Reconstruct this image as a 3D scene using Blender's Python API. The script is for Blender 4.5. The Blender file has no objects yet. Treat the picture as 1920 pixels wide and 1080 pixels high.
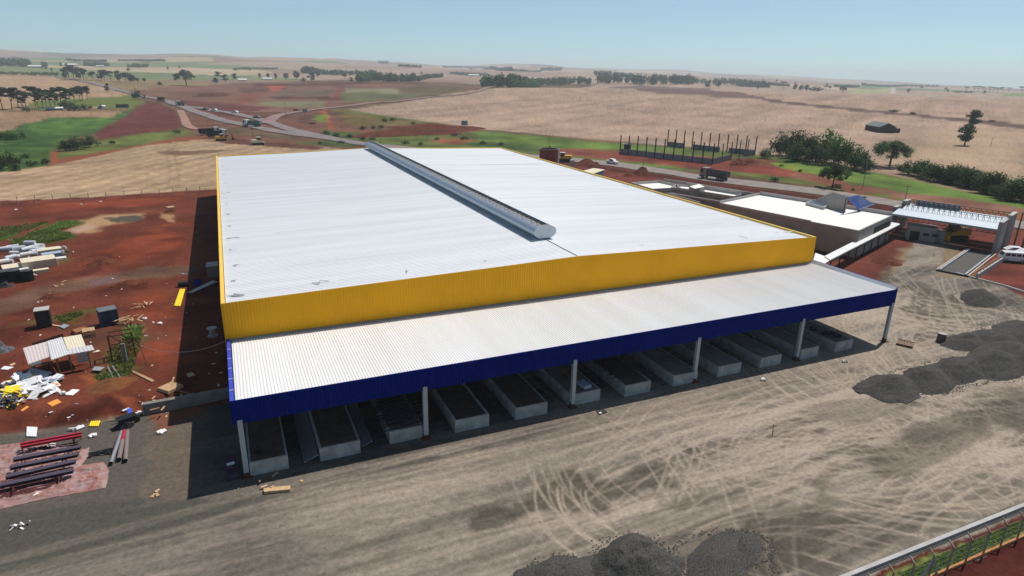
import bpy, math, random
import numpy as np
from mathutils import Vector, Matrix
R=math.radians
random.seed(7)
RNG=np.random.default_rng(11)
C=bpy.context.scene.collection
sc=bpy.context.scene

# ------------------------------------------------------------------ camera
F,PITCH,ROLL,YAW=1196.7,0.3268,0.0206,0.4234
CAM=np.array([1.2671,-50.2302,32.5376])
W_=np.array([math.sin(YAW)*math.cos(PITCH),math.cos(YAW)*math.cos(PITCH),-math.sin(PITCH)])
r0=np.array([math.cos(YAW),-math.sin(YAW),0.]);u0=np.cross(r0,W_)
R_=r0*math.cos(ROLL)+u0*math.sin(ROLL);U_=-r0*math.sin(ROLL)+u0*math.cos(ROLL)
cd=bpy.data.cameras.new("camera");cam=bpy.data.objects.new("camera",cd);C.objects.link(cam)
cd.sensor_width=36;cd.lens=F/1920*36;cd.clip_start=.5;cd.clip_end=40000
cam.matrix_world=Matrix(((R_[0],U_[0],-W_[0],CAM[0]),(R_[1],U_[1],-W_[1],CAM[1]),(R_[2],U_[2],-W_[2],CAM[2]),(0,0,0,1)))
sc.camera=cam
# ------------------------------------------------------------------ sky, sun, exposure
SUN_AZ,SUN_EL=math.atan2(.5467,.2154),R(59.6)
w=bpy.data.worlds.new("World");sc.world=w;w.use_nodes=True
nt=w.node_tree;bg=nt.nodes["Background"]
sky=nt.nodes.new("ShaderNodeTexSky");sky.sky_type='NISHITA';sky.sun_disc=False
sky.sun_elevation=SUN_EL;sky.sun_rotation=SUN_AZ;sky.air_density=.55;sky.dust_density=.8;sky.ozone_density=2.4;sky.altitude=600
# a little thin cirrus, high up on the left
tc=nt.nodes.new("ShaderNodeTexCoord");mp=nt.nodes.new("ShaderNodeMapping");mp.inputs['Scale'].default_value=(3.,3.,16.)
nz=nt.nodes.new("ShaderNodeTexNoise");nz.inputs['Scale'].default_value=1.6;nz.inputs['Detail'].default_value=6;nz.inputs['Roughness'].default_value=.55
cr=nt.nodes.new("ShaderNodeValToRGB");cr.color_ramp.elements[0].position=.56;cr.color_ramp.elements[1].position=.85
cr.color_ramp.elements[0].color=(.34,.34,.34,1);cr.color_ramp.elements[1].color=(.52,.52,.52,1)
mx=nt.nodes.new("ShaderNodeMix");mx.data_type='RGBA';mx.inputs['B'].default_value=(4.6,5.5,6.8,1)
nt.links.new(tc.outputs['Generated'],mp.inputs[0]);nt.links.new(mp.outputs[0],nz.inputs['Vector']);nt.links.new(nz.outputs[0],cr.inputs[0])
sx=nt.nodes.new('ShaderNodeSeparateXYZ');nt.links.new(tc.outputs['Generated'],sx.inputs[0]);hz=nt.nodes.new('ShaderNodeMapRange');hz.inputs['From Min'].default_value=.12;hz.inputs['From Max'].default_value=.42;hz.inputs['To Min'].default_value=1;hz.inputs['To Max'].default_value=0;nt.links.new(sx.outputs['Z'],hz.inputs[0]);fm=nt.nodes.new('ShaderNodeMath');fm.operation='MULTIPLY';nt.links.new(cr.outputs[0],fm.inputs[0]);nt.links.new(hz.outputs[0],fm.inputs[1]);nt.links.new(fm.outputs[0],mx.inputs['Factor']);nt.links.new(sky.outputs[0],mx.inputs['A']);tn=nt.nodes.new('ShaderNodeMix');tn.data_type='RGBA';tn.blend_type='MULTIPLY';tn.inputs['Factor'].default_value=1;tn.inputs['B'].default_value=(.93,1.07,.97,1);nt.links.new(mx.outputs['Result'],tn.inputs['A']);nt.links.new(tn.outputs['Result'],bg.inputs[0])
bg.inputs[1].default_value=.108
sd=bpy.data.lights.new("sun",'SUN');sd.energy=4.2;sd.angle=R(.53);sd.color=(1,.955,.9)
so=bpy.data.objects.new("sun",sd);C.objects.link(so)
sdir=Vector((math.sin(SUN_AZ)*math.cos(SUN_EL),math.cos(SUN_AZ)*math.cos(SUN_EL),math.sin(SUN_EL)))
so.rotation_euler=sdir.to_track_quat('Z','Y').to_euler()
vs=sc.view_settings;vs.view_transform='Standard';vs.look='None';vs.gamma=1;vs.exposure=.04;vs.use_curve_mapping=False
sc.cycles.use_denoising=True
sc.cycles.max_bounces=6;sc.cycles.transparent_max_bounces=6;sc.cycles.volume_bounces=2

# ------------------------------------------------------------------ noise
def _h(ix,iy,s):
    n=(ix.astype(np.int64)*374761393+iy.astype(np.int64)*668265263+s*1442695041)&0xffffffff
    n=((n^(n>>13))*1274126177)&0xffffffff
    return ((n^(n>>16))&0xffffff)/float(0xffffff)
def vn(x,y,s=0):
    x=np.asarray(x,float);y=np.asarray(y,float)
    ix=np.floor(x);iy=np.floor(y);fx=x-ix;fy=y-iy
    fx=fx*fx*(3-2*fx);fy=fy*fy*(3-2*fy)
    a=_h(ix,iy,s);b=_h(ix+1,iy,s);c=_h(ix,iy+1,s);d=_h(ix+1,iy+1,s)
    return (a*(1-fx)+b*fx)*(1-fy)+(c*(1-fx)+d*fx)*fy
def fbm(x,y,s=0,o=4):
    t=0;a=.5;n=0
    for k in range(o):
        t=t+a*vn(x,y,s+k*17);n+=a;a*=.5;x=np.asarray(x)*2.03+13.1;y=np.asarray(y)*2.03+7.7
    return t/n
def ss(a,b,x): 
    t=np.clip((x-a)/(b-a),0,1);return t*t*(3-2*t)

# ------------------------------------------------------------------ terrain height
def px_az(px):
    d=W_+(px-960)/F*R_-(135-540)/F*U_;return math.atan2(d[0],d[1])
TAZ=[px_az(p) for p in (-300,0,300,480,720,960,1200,1440,1680,1920,2300)]
TD=[250,400,600,900,1300,2000,3200,5000,8000,13000]
TZ=np.array([[0,-3,-3,-2,4,14,30,66,76,70],[0,-4,-3,-2,4,14,30,66,76,70],[0,-2,-3,-1,4,12,32,66,78,70],[0,-1,-2,1,5,12,34,62,76,70],
 [0,0,-1,6,8,14,32,54,64,60],[0,1,3,13,2,9,28,46,52,50],[0,2,6,17,-2,12,24,36,40,40],[0,2,5,15.5,2,8,12,16,20,20],
 [0,2,5,14,5,0,-2,0,0,-5],[0,2,5,13.5,6,0,-8,-18,-28,-40],[0,2,5,13,6,0,-8,-18,-28,-40]],float)
LD=np.linspace(math.log(200),math.log(15000),240)
_t=np.array([np.interp(LD,np.log([200]+TD),[0]+list(r)) for r in TZ])
k=np.exp(-np.linspace(-2,2,25)**2);k/=k.sum()
_t=np.array([np.convolve(np.pad(r,12,'edge'),k,'valid') for r in _t])
_t[:,:8]*=np.linspace(0,1,8)
def T(x,y):
    x=np.asarray(x,float);y=np.asarray(y,float)
    dx=x-CAM[0];dy=y-CAM[1];d=np.hypot(dx,dy)+1e-6;az=np.arctan2(dx,dy)
    fi=np.interp(az,TAZ,np.arange(len(TAZ)));i0=np.clip(fi.astype(int),0,len(TAZ)-2);f=fi-i0;f=f*f*(3-2*f)
    lj=(np.log(d)-LD[0])/(LD[1]-LD[0]);lj=np.clip(lj,0,238.999);j0=lj.astype(int);g=lj-j0
    z=(_t[i0,j0]*(1-f)+_t[i0+1,j0]*f)*(1-g)+(_t[i0,j0+1]*(1-f)+_t[i0+1,j0+1]*f)*g
    z=np.where(d<200,0,z)
    fade=1-.5*ss(1.0,1.4,np.abs(az-YAW))
    z=z+ (fbm(x/750,y/750,3,4)-.5)*ss(1100,2800,d)*46*fade*(1-.55*ss(px_az(1250),px_az(1750),az))
    z=z+ (fbm(x/1500+3,y/1500,77,3)-.5)*ss(2200,4500,d)*150*fade*(1-.65*ss(px_az(1200),px_az(1750),az))
    z=z+ (vn(x/160,y/160,9)-.5)*ss(250,700,d)*2.2
    z=z+ (fbm(x/60+40,y/60,19,3)-.5)*2.0*ss(160,240,d)
    # the red platform left of the warehouse stands a little above the yard
    yb=15.0+.06*(-x-8)+1.2*(vn(x/3,0*x,5)-.5)
    z=z+ .85*ss(0,1.9,y-yb)*ss(.2,-1.5,x-0)*(1-ss(140,150,y))
    # cut bank of red soil beside the road (right)
    return z
def ray(px,py):
    d=W_+(px-960)/F*R_-(py-540)/F*U_;return d/np.linalg.norm(d)
def spot(px,py,h=0.):
    """world point on the terrain (raised by h) seen at a place measured in the photograph"""
    d=ray(px,py)
    t=np.concatenate([np.arange(20,400,.5),np.geomspace(400,12000,1500)])
    P=CAM[None,:]+t[:,None]*d[None,:]
    g=P[:,2]-T(P[:,0],P[:,1])-h
    i=np.nonzero(g<0)[0]
    if len(i)==0 or i[0]==0:
        i=np.argmin(g);return P[i]
    i=i[0];a=g[i-1]/(g[i-1]-g[i]);p=P[i-1]*(1-a)+P[i]*a;return p
def flat(px,py,z):
    d=ray(px,py);t=(z-CAM[2])/d[2];return CAM+t*d
def depth(p): return float((np.array(p)-CAM)@W_)

# ------------------------------------------------------------------ materials
def L(*c):
    return tuple(((v/255)/12.92 if v/255<=.04045 else ((v/255+.055)/1.055)**2.4) for v in c)
MATS={}
def mat(name,col,rough=.8,metal=0,var=.12,scale=3.,bump=0.,col2=None,spec=.3,stripe=None,stretch=(1,1,1),detail=4):
    if name in MATS or col is None: return MATS[name]
    m=bpy.data.materials.new(name);m.use_nodes=True;n=m.node_tree;b=n.nodes['Principled BSDF']
    b.inputs['Roughness'].default_value=rough;b.inputs['Metallic'].default_value=metal;b.inputs['Specular IOR Level'].default_value=spec
    tc=n.nodes.new("ShaderNodeTexCoord");mp=n.nodes.new("ShaderNodeMapping");mp.inputs['Scale'].default_value=stretch
    nz=n.nodes.new("ShaderNodeTexNoise");nz.inputs['Scale'].default_value=scale;nz.inputs['Detail'].default_value=detail
    n.links.new(tc.outputs['Object'],mp.inputs[0]);n.links.new(mp.outputs[0],nz.inputs['Vector'])
    rp=n.nodes.new("ShaderNodeValToRGB");rp.color_ramp.elements[0].position=.3;rp.color_ramp.elements[1].position=.7
    c2=col2 if col2 else tuple(min(1,v*(1+var)) for v in col);c1=col if col2 else tuple(v*(1-var) for v in col)
    rp.color_ramp.elements[0].color=(*c1,1);rp.color_ramp.elements[1].color=(*c2,1)
    n.links.new(nz.outputs[0],rp.inputs[0]);n.links.new(rp.outputs[0],b.inputs['Base Color'])
    if bump:
        bp=n.nodes.new("ShaderNodeBump");bp.inputs['Strength'].default_value=bump;bp.inputs['Distance'].default_value=.05
        n.links.new(nz.outputs[0],bp.inputs['Height']);n.links.new(bp.outputs[0],b.inputs['Normal'])
    MATS[name]=m;return m
white_roof=mat('white_roof_sheet',(.70,.715,.73),.42,.0,.07,.5,spec=.5,stretch=(.06,1,1),detail=9)
canopy_white=mat('canopy_roof_sheet',(.80,.795,.785),.45,0,.07,.5,spec=.5,stretch=(1,.08,1),detail=8,col2=(.73,.715,.685))
yellow=mat('yellow_cladding',(.86,.42,.006),.5,0,.05,.4,spec=.15)
blue=mat('blue_cladding',(.004,.014,.17),.6,0,.06,.5,spec=.0)
yellow_cap=mat('yellow_cap',(.86,.55,.09),.45,0,.03,.5)
blue_cap=mat('blue_cap',(.05,.07,.42),.45,0,.03,.5)
vent_m=mat('vent_sheet',(.45,.53,.60),.35,.35,.05,.8,spec=.5)
vent_end=mat('vent_end_sheet',(.62,.66,.68),.45,0,.05,.8)
dark=mat('dark_opening',(.012,.012,.013),.8,0,.1)
steel=mat('dark_steel',(.03,.032,.036),.6,.3,.2)
steel_bl=mat('blue_black_steel',(.022,.024,.05),.6,.2,.2)
galv=mat('galvanised_steel',(.36,.40,.43),.4,.5,.1,2.)
rust=mat('rusty_steel',(.10,.035,.018),.85,.1,.35,4.)
conc=mat('concrete',(.30,.29,.27),.9,0,.16,1.3,.3)
conc_l=mat('light_concrete',(.42,.41,.39),.9,0,.12,1.,.2)
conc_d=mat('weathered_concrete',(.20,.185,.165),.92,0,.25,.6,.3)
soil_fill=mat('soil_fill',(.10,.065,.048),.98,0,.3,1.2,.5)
office_wall=mat('grey_render_wall',(.30,.28,.255),.9,0,.13,.5,.2)
office_roof=mat('white_membrane_roof',(.78,.76,.71),.7,0,.03,.3)
gravel_m=mat('grey_gravel',(.030,.0285,.026),1,0,.0,9,.7,col2=(.11,.104,.094),spec=.08,detail=12)
gravel_l=mat('pale_gravel',(.06,.056,.05),1,0,.0,8,.7,col2=(.16,.15,.132),spec=.08,detail=12)
redsoil=mat('red_soil_heap',(.075,.026,.016),1,0,.0,1.2,.8,col2=(.16,.055,.032),spec=.05)
wood=mat('pale_timber',(.55,.36,.20),.85,0,.2,3.)
wood_d=mat('old_timber',(.20,.13,.08),.9,0,.3,3.)
white=mat('white_paint',(.78,.79,.80),.4,0,.03)
whitish=mat('dusty_white_sheet',(.72,.70,.68),.6,0,.08,1.)
sheet_y=mat('yellow_sheet',(.85,.62,.02),.5,0,.05)
sheet_o=mat('orange_sheet',(.78,.28,.02),.5,0,.1)
cream=mat('cream_panel',(.68,.60,.44),.7,0,.08,1.)
beam_r=mat('red_primer_steel',(.40,.025,.05),.5,.1,.15)
beam_p=mat('dusty_purple_steel',(.085,.065,.09),.6,.2,.15)
tarp=mat('pink_tarp',(.36,.15,.12),.55,0,.22,.9,.6,spec=.4)
black=mat('black_plastic',(.012,.013,.014),.5,0,.2)
rubber=mat('tyre_rubber',(.02,.02,.02),.9,0,.2)
glass=mat('vehicle_glass',(.02,.03,.035),.12,0,.1,spec=.8)
navy=mat('navy_container',(.02,.05,.11),.5,0,.12)
greyish=mat('grey_sheet',(.33,.35,.37),.5,.2,.1)
maroon=mat('maroon_steel',(.19,.03,.025),.6,.1,.12,.5)
mach_y=mat('machine_yellow',(.62,.33,.03),.5,0,.12)
solar=mat('blue_solar_glass',(.02,.05,.28),.25,.2,.12,3.,spec=.6)
asphalt=mat('dusty_asphalt',(.19,.165,.145),.95,0,.12,.15,.1,stretch=(1,1,1))
asphalt2=mat('grey_asphalt',(.165,.15,.145),.95,0,.12,.1,.1)
bark=mat('bark',(.09,.065,.045),.95,0,.25,4.)
block=mat('grey_blockwork',(.18,.19,.21),.9,0,.12,1.)
def leafmat(name,a,b):
    m=bpy.data.materials.new(name);m.use_nodes=True;n=m.node_tree;p=n.nodes['Principled BSDF']
    p.inputs['Roughness'].default_value=.7;p.inputs['Specular IOR Level'].default_value=.2
    g=n.nodes.new("ShaderNodeNewGeometry");tc=n.nodes.new("ShaderNodeTexCoord")
    nz=n.nodes.new("ShaderNodeTexNoise");nz.inputs['Scale'].default_value=.55;nz.inputs['Detail'].default_value=2
    n.links.new(tc.outputs['Object'],nz.inputs['Vector'])
    ad=n.nodes.new("ShaderNodeMath");ad.operation='MULTIPLY_ADD';ad.inputs[1].default_value=.45;n.links.new(g.outputs['Random Per Island'],ad.inputs[0])
    ml=n.nodes.new("ShaderNodeMath");ml.operation='MULTIPLY';ml.inputs[1].default_value=.6;n.links.new(nz.outputs[0],ml.inputs[0]);n.links.new(ml.outputs[0],ad.inputs[2])
    rp=n.nodes.new("ShaderNodeValToRGB");rp.color_ramp.elements[0].position=.15;rp.color_ramp.elements[1].position=.85
    rp.color_ramp.elements[0].color=(*a,1);rp.color_ramp.elements[1].color=(*b,1)
    oi=n.nodes.new('ShaderNodeObjectInfo');hs=n.nodes.new('ShaderNodeHueSaturation');mr=n.nodes.new('ShaderNodeMapRange');mr.inputs['To Min'].default_value=.65;mr.inputs['To Max'].default_value=1.35;n.links.new(oi.outputs['Random'],mr.inputs[0]);n.links.new(mr.outputs[0],hs.inputs['Value']);mr2=n.nodes.new('ShaderNodeMapRange');mr2.inputs['To Min'].default_value=.475;mr2.inputs['To Max'].default_value=.515;n.links.new(oi.outputs['Random'],mr2.inputs[0]);n.links.new(mr2.outputs[0],hs.inputs['Hue']);n.links.new(rp.outputs[0],hs.inputs['Color'])
    n.links.new(ad.outputs[0],rp.inputs[0]);n.links.new(hs.outputs[0],p.inputs['Base Color'])
    tr=n.nodes.new('ShaderNodeBsdfTranslucent');n.links.new(hs.outputs[0],tr.inputs[0]);ms=n.nodes.new('ShaderNodeMixShader');ms.inputs[0].default_value=.35;n.links.new(p.outputs[0],ms.inputs[1]);n.links.new(tr.outputs[0],ms.inputs[2]);n.links.new(ms.outputs[0],n.nodes['Material Output'].inputs[0])
    MATS[name]=m;return m
leaf_d=leafmat('dark_leaves',(.022,.045,.014),(.085,.145,.045))
leaf_m=leafmat('mid_leaves',(.04,.085,.018),(.14,.25,.06))
leaf_y=leafmat('grass_blades',(.10,.17,.035),(.27,.34,.10))
leaf_p=leafmat('pine_needles',(.016,.03,.013),(.055,.09,.036))

# ------------------------------------------------------------------ mesh helpers
class MB:
    def __init__(s): s.v=[];s.f=[];s.mi=[]
    def add(s,vs,fs,M=None,m=0):
        o=len(s.v)
        for p in vs: s.v.append(tuple(M@Vector(p)) if M else tuple(p))
        s.f+= [tuple(o+i for i in f) for f in fs];s.mi+=[m]*len(fs);return s
    def box(s,x0,x1,y0,y1,z0,z1,M=None,m=0):
        return s.add([(x0,y0,z0),(x1,y0,z0),(x1,y1,z0),(x0,y1,z0),(x0,y0,z1),(x1,y0,z1),(x1,y1,z1),(x0,y1,z1)],
         [(0,3,2,1),(4,5,6,7),(0,1,5,4),(1,2,6,5),(2,3,7,6),(3,0,4,7)],M,m)
    def prism(s,prof,a0,a1,axis='y',M=None,m=0):
        """extrude a closed 2-D profile along axis"""
        n=len(prof)
        if axis=='y': A=[(p,a0,q) for p,q in prof];B=[(p,a1,q) for p,q in prof]
        elif axis=='x': A=[(a0,p,q) for p,q in prof];B=[(a1,p,q) for p,q in prof]
        else: A=[(p,q,a0) for p,q in prof];B=[(p,q,a1) for p,q in prof]
        fs=[(i,(i+1)%n,n+(i+1)%n,n+i) for i in range(n)]+[tuple(range(n-1,-1,-1)),tuple(range(n,2*n))]
        return s.add(A+B,fs,M,m)
    def tube(s,a,b,r0_,r1_=None,n=8,m=0,cap=True):
        a=Vector(a);b=Vector(b);r1_=r0_ if r1_ is None else r1_
        q=(b-a).to_track_quat('Z','Y').to_matrix();vs=[];
        for P,r in ((a,r0_),(b,r1_)):
            for i in range(n):
                t=2*math.pi*i/n;vs.append(tuple(P+q@Vector((r*math.cos(t),r*math.sin(t),0))))
        fs=[(i,(i+1)%n,n+(i+1)%n,n+i) for i in range(n)]
        if cap: fs+=[tuple(range(n-1,-1,-1)),tuple(range(n,2*n))]
        return s.add(vs,fs,None,m)
    def bar(s,a,b,w,h=None,m=0):
        a=Vector(a);b=Vector(b);h=w if h is None else h;d=(b-a);ln=d.length;x=d.normalized()
        z=Vector((0,0,1));
        if abs(x.z)>.95: z=Vector((1,0,0))
        y=z.cross(x).normalized();z=x.cross(y)
        vs=[]
        for t in (0,ln):
            for sy,sz in ((-1,-1),(1,-1),(1,1),(-1,1)): vs.append(tuple(a+x*t+y*sy*w/2+z*sz*h/2))
        return s.add(vs,[(0,3,2,1),(4,5,6,7),(0,1,5,4),(1,2,6,5),(2,3,7,6),(3,0,4,7)],None,m)
    def build(s,name,mt,parent=None,smooth=False):
        me=bpy.data.meshes.new(name);me.from_pydata(s.v,[],s.f)
        for x in (mt if isinstance(mt,(list,tuple)) else [mt]): me.materials.append(x)
        if any(s.mi): me.polygons.foreach_set('material_index',s.mi)
        if smooth: me.polygons.foreach_set('use_smooth',[True]*len(s.f))
        me.update();o=bpy.data.objects.new(name,me);C.objects.link(o)
        if parent is not None:o.parent=parent
        return o
def tag(o,label=None,cat=None,group=None,kind=None):
    if label:o['label']=label
    if cat:o['category']=cat
    if group:o['group']=group
    if kind:o['kind']=kind
    return o
def thing(name,label,cat,loc=(0,0,0),rz=0,group=None):
    o=bpy.data.objects.new(name,None);C.objects.link(o);o.location=tuple(float(v) for v in loc);o.rotation_euler=(0,0,rz);o.empty_display_size=.3
    return tag(o,label,cat,group)
def np_mesh(name,V,Q,mt,col=None,smooth=False):
    me=bpy.data.meshes.new(name);n=len(V);m=len(Q);kk=Q.shape[1]
    me.vertices.add(n);me.vertices.foreach_set('co',np.ascontiguousarray(V,dtype=np.float32).ravel())
    me.loops.add(m*kk);me.loops.foreach_set('vertex_index',Q.astype(np.int32).ravel())
    me.polygons.add(m);me.polygons.foreach_set('loop_start',np.arange(0,m*kk,kk,dtype=np.int32))
    me.polygons.foreach_set('loop_total',np.full(m,kk,dtype=np.int32))
    if smooth: me.polygons.foreach_set('use_smooth',np.ones(m,bool))
    me.materials.append(mt);me.update(calc_edges=True)
    if col is not None:
        a=me.color_attributes.new('soil','FLOAT_COLOR','POINT')
        a.data.foreach_set('color',np.concatenate([col,np.ones((n,1))],1).astype(np.float32).ravel())
    o=bpy.data.objects.new(name,me);C.objects.link(o);return o
# ------------------------------------------------------------------ the ground: one sheet to the horizon, its soils in a colour attribute
def build_ground():
    a0,a1=YAW-R(47),YAW+R(47)
    az=np.concatenate([np.linspace(a0,a1,1500),np.linspace(a1,a0+2*math.pi,60)[1:-1]])
    dep=np.linspace(R(62),R(1.6),640)
    rr=CAM[2]/np.tan(dep);rr=np.concatenate([[1.,5.,10.],rr,np.geomspace(rr[-1],9000,120)[1:]])
    A,Rr=np.meshgrid(az,rr);X=CAM[0]+np.sin(A)*Rr;Y=CAM[1]+np.cos(A)*Rr
    nr,na=X.shape
    x=X.ravel();y=Y.ravel();z=T(x,y)
    col=paint(x,y)
    i=np.arange(nr-1)[:,None]*na;j=np.arange(na)[None,:];j2=(j+1)%na
    Q=np.stack([i+j,i+j2,i+na+j2,i+na+j],-1).reshape(-1,4)[:, ::-1]
    m=bpy.data.materials.new('ground_soils');m.use_nodes=True;n=m.node_tree;b=n.nodes['Principled BSDF']
    b.inputs['Roughness'].default_value=.97;b.inputs['Specular IOR Level'].default_value=.1
    at=n.nodes.new("ShaderNodeAttribute");at.attribute_name='soil';tc=n.nodes.new("ShaderNodeTexCoord")
    n1=n.nodes.new("ShaderNodeTexNoise");n1.inputs['Scale'].default_value=2.4;n1.inputs['Detail'].default_value=12;n1.inputs['Roughness'].default_value=.8
    n.links.new(tc.outputs['Object'],n1.inputs['Vector'])
    rp=n.nodes.new("ShaderNodeValToRGB");rp.color_ramp.elements[0].position=.30;rp.color_ramp.elements[1].position=.70
    rp.color_ramp.elements[0].color=(.58,.58,.58,1);rp.color_ramp.elements[1].color=(1.42,1.42,1.42,1)
    n.links.new(n1.outputs[0],rp.inputs[0])
    mu=n.nodes.new("ShaderNodeMix");mu.data_type='RGBA';mu.blend_type='MULTIPLY';mu.inputs['Factor'].default_value=1
    n.links.new(at.outputs['Color'],mu.inputs['A']);n.links.new(rp.outputs[0],mu.inputs['B']);n.links.new(mu.outputs['Result'],b.inputs['Base Color'])
    bp=n.nodes.new("ShaderNodeBump");bp.inputs['Strength'].default_value=.45;bp.inputs['Distance'].default_value=.09
    lu=n.nodes.new('ShaderNodeRGBToBW');n.links.new(at.outputs['Color'],lu.inputs[0]);ma=n.nodes.new('ShaderNodeMath');ma.operation='MULTIPLY_ADD';ma.inputs[1].default_value=-.9;n.links.new(lu.outputs[0],ma.inputs[0]);n.links.new(n1.outputs[0],ma.inputs[2]);n.links.new(ma.outputs[0],bp.inputs['Height']);n.links.new(bp.outputs[0],b.inputs['Normal'])
    o=np_mesh('ground',np.stack([x,y,z],1),Q,m,col,True);tag(o,kind='structure');return o

def wpoly(px): return np.array([spot(a,b)[:2] for a,b in px])
def sdist(x,y,P):
    """signed distance to a polygon, positive inside"""
    n=len(P);ins=np.zeros(len(x),bool);d=np.full(len(x),1e9)
    for i in range(n):
        ax,ay=P[i];bx,by=P[(i+1)%n]
        c=((ay>y)!=(by>y));
        with np.errstate(divide='ignore',invalid='ignore'): xi=(bx-ax)*(y-ay)/((by-ay) if by!=ay else 1e-9)+ax
        ins^=c&(x<xi)
        ex,ey=bx-ax,by-ay;l2=ex*ex+ey*ey+1e-9;t=np.clip(((x-ax)*ex+(y-ay)*ey)/l2,0,1)
        d=np.minimum(d,(x-ax-t*ex)**2+(y-ay-t*ey)**2)
    d=np.sqrt(d);return np.where(ins,d,-d)
def paint(x,y):
    raw=globals()['fbm']
    def fbm(*a): return (raw(*a)-.5)*1.75+.5
    N=len(x);col=np.zeros((N,3));D=np.hypot(x-CAM[0],y-CAM[1]);AZ=np.arctan2(x-CAM[0],y-CAM[1])
    def C3(c,k=.66): return np.array(L(*c))*k
    def mixin(idx,m,c):
        col[idx]=col[idx]*(1-m[:,None])+(c if np.ndim(c)==2 else np.array(c)[None,:])*m[:,None]
    def poly(P,c,soft=.5,warp=0,wl=8.,amt=1.,tex=None,seed=1,world=False):
        P=np.array(P,float) if world else wpoly(P)
        mg=soft+warp+1;lo=P.min(0)-mg;hi=P.max(0)+mg
        idx=np.nonzero((x>lo[0])&(x<hi[0])&(y>lo[1])&(y<hi[1]))[0]
        if len(idx)==0: return
        X=x[idx];Y=y[idx];d=sdist(X,Y,P)
        if warp: d=d+(fbm(X/wl,Y/wl,seed,5)-.5)*2.4*warp
        m=ss(-soft,soft,d)*amt
        k=m>0;idx=idx[k];X=X[k];Y=Y[k];m=m[k];cc=np.tile(C3(c),(len(idx),1))
        if tex is not None: cc=tex(X,Y,cc)
        mixin(idx,m,cc)
    # --- far country: big stubble and crop fields
    wx=x+(raw(x/700,y/700,31,3)-.5)*500;wy=y+(raw(x/700,y/700,41,3)-.5)*500
    cs=np.where(D>2500,620.,430.)
    cx=np.floor(wx/cs);cy=np.floor(wy/cs);best=np.full(N,1e9);hid=np.zeros(N)
    for i in (-1,0,1):
        for j in (-1,0,1):
            ax=cx+i;ay=cy+j;sx=(ax+_h(ax,ay,1))*cs;sy=(ay+_h(ax,ay,2))*cs
            d=(wx-sx)**2+(wy-sy)**2;k=d<best;best=np.where(k,d,best);hid=np.where(k,_h(ax,ay,3),hid)
    pal=np.array([C3((186,160,138)),C3((172,140,122)),C3((182,152,120)),C3((160,126,108)),C3((196,172,136)),C3((128,136,92)),C3((178,150,130)),C3((160,140,112)),C3((188,158,134)),C3((140,110,96)),C3((168,140,122)),C3((182,156,132))])
    col[:]=pal[np.clip((hid*12).astype(int),0,11)]
    st=fbm(x*.006,y*.012+hid*90,8,5)
    col*=(.82+.36*st)[:,None]
    def stub(X,Y,c,sx=.02,sy=.16,a=.3,sd=5,ang=0.):
        ca,sa=math.cos(ang),math.sin(ang);u=X*ca+Y*sa;v=-X*sa+Y*ca
        n=fbm(u*sx,v*sy,sd,5);n2=fbm(X*.05,Y*.05,sd+3,5);n3=raw(u*.5,v*1.6,sd+6,3)
        return c*np.clip(1-a/2+a*n+.36*(n2-.5)+.6*(n3-.5),.4,1.6)[:,None]
    # tall grass and pale soil of the middle distance (150-500 m)
    poly([(-200,300),(-200,215),(0,208),(260,165),(640,150),(930,160),(1140,158),(1440,180),(2100,215),(2100,480),(1500,420),(960,300),(400,360),(-200,400)],(118,92,64),20,10,40,1,lambda X,Y,c:c*(.6+.8*fbm(X/25,Y/25,2,4))[:,None])
    # left side fields
    fieldtex=lambda X,Y,c:stub(X,Y,c,.02,.09,.3,15,.5)
    poly([(-250,150),(0,142),(105,143),(200,160),(265,180),(220,200),(0,212),(-250,220)],(186,152,120),4,2,20,1,fieldtex)
    poly([(105,143),(200,146),(470,160),(470,172),(300,185),(200,160)],(150,128,88),5,3,20,1,fieldtex)
    poly([(60,190),(260,178),(255,196),(240,205),(190,200),(60,207)],(112,124,58),4,6,20,1)
    poly([(-250,205),(240,203),(243,216),(-250,255)],(140,112,84),3,2,15,1,fieldtex)
    poly([(-250,222),(80,208),(240,209),(215,221),(60,236),(-250,300)],(168,134,104),2,1.5,15,1,fieldtex)
    grass=lambda X,Y,c:c*(.55+.9*fbm(X/9,Y/9,22,5))[:,None]
    poly([(45,232),(90,222),(210,219),(262,198),(275,200),(180,252),(120,262),(100,283),(95,310),(-250,360),(-250,280),(0,252)],(80,106,50),2,2,9,1,grass)
    poly([(50,232),(205,221),(180,240),(50,250)],(94,130,56),2,2,9,.8,grass)
    poly([(0,248),(110,250),(115,275),(0,285)],(60,88,34),2,5,9,.8,grass)
    poly([(176,252),(268,196),(300,194),(325,205),(342,232),(330,243),(238,261),(190,264)],(112,60,52),1,1,8,1,lambda X,Y,c:stub(X,Y,c,.01,.2,.3,4,.9))
    poly([(105,288),(190,262),(330,243),(385,238),(385,246),(330,258),(240,277),(110,303)],(110,118,60),2,2,9,1,grass)
    poly([(97,300),(240,276),(340,258),(400,252),(400,258),(300,272),(170,295),(90,312)],(150,84,58),1.5,1.5,9,.95)
    poly([(92,308),(97,284),(108,284),(108,308)],(160,90,62),.8,.5,5,1)
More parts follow.
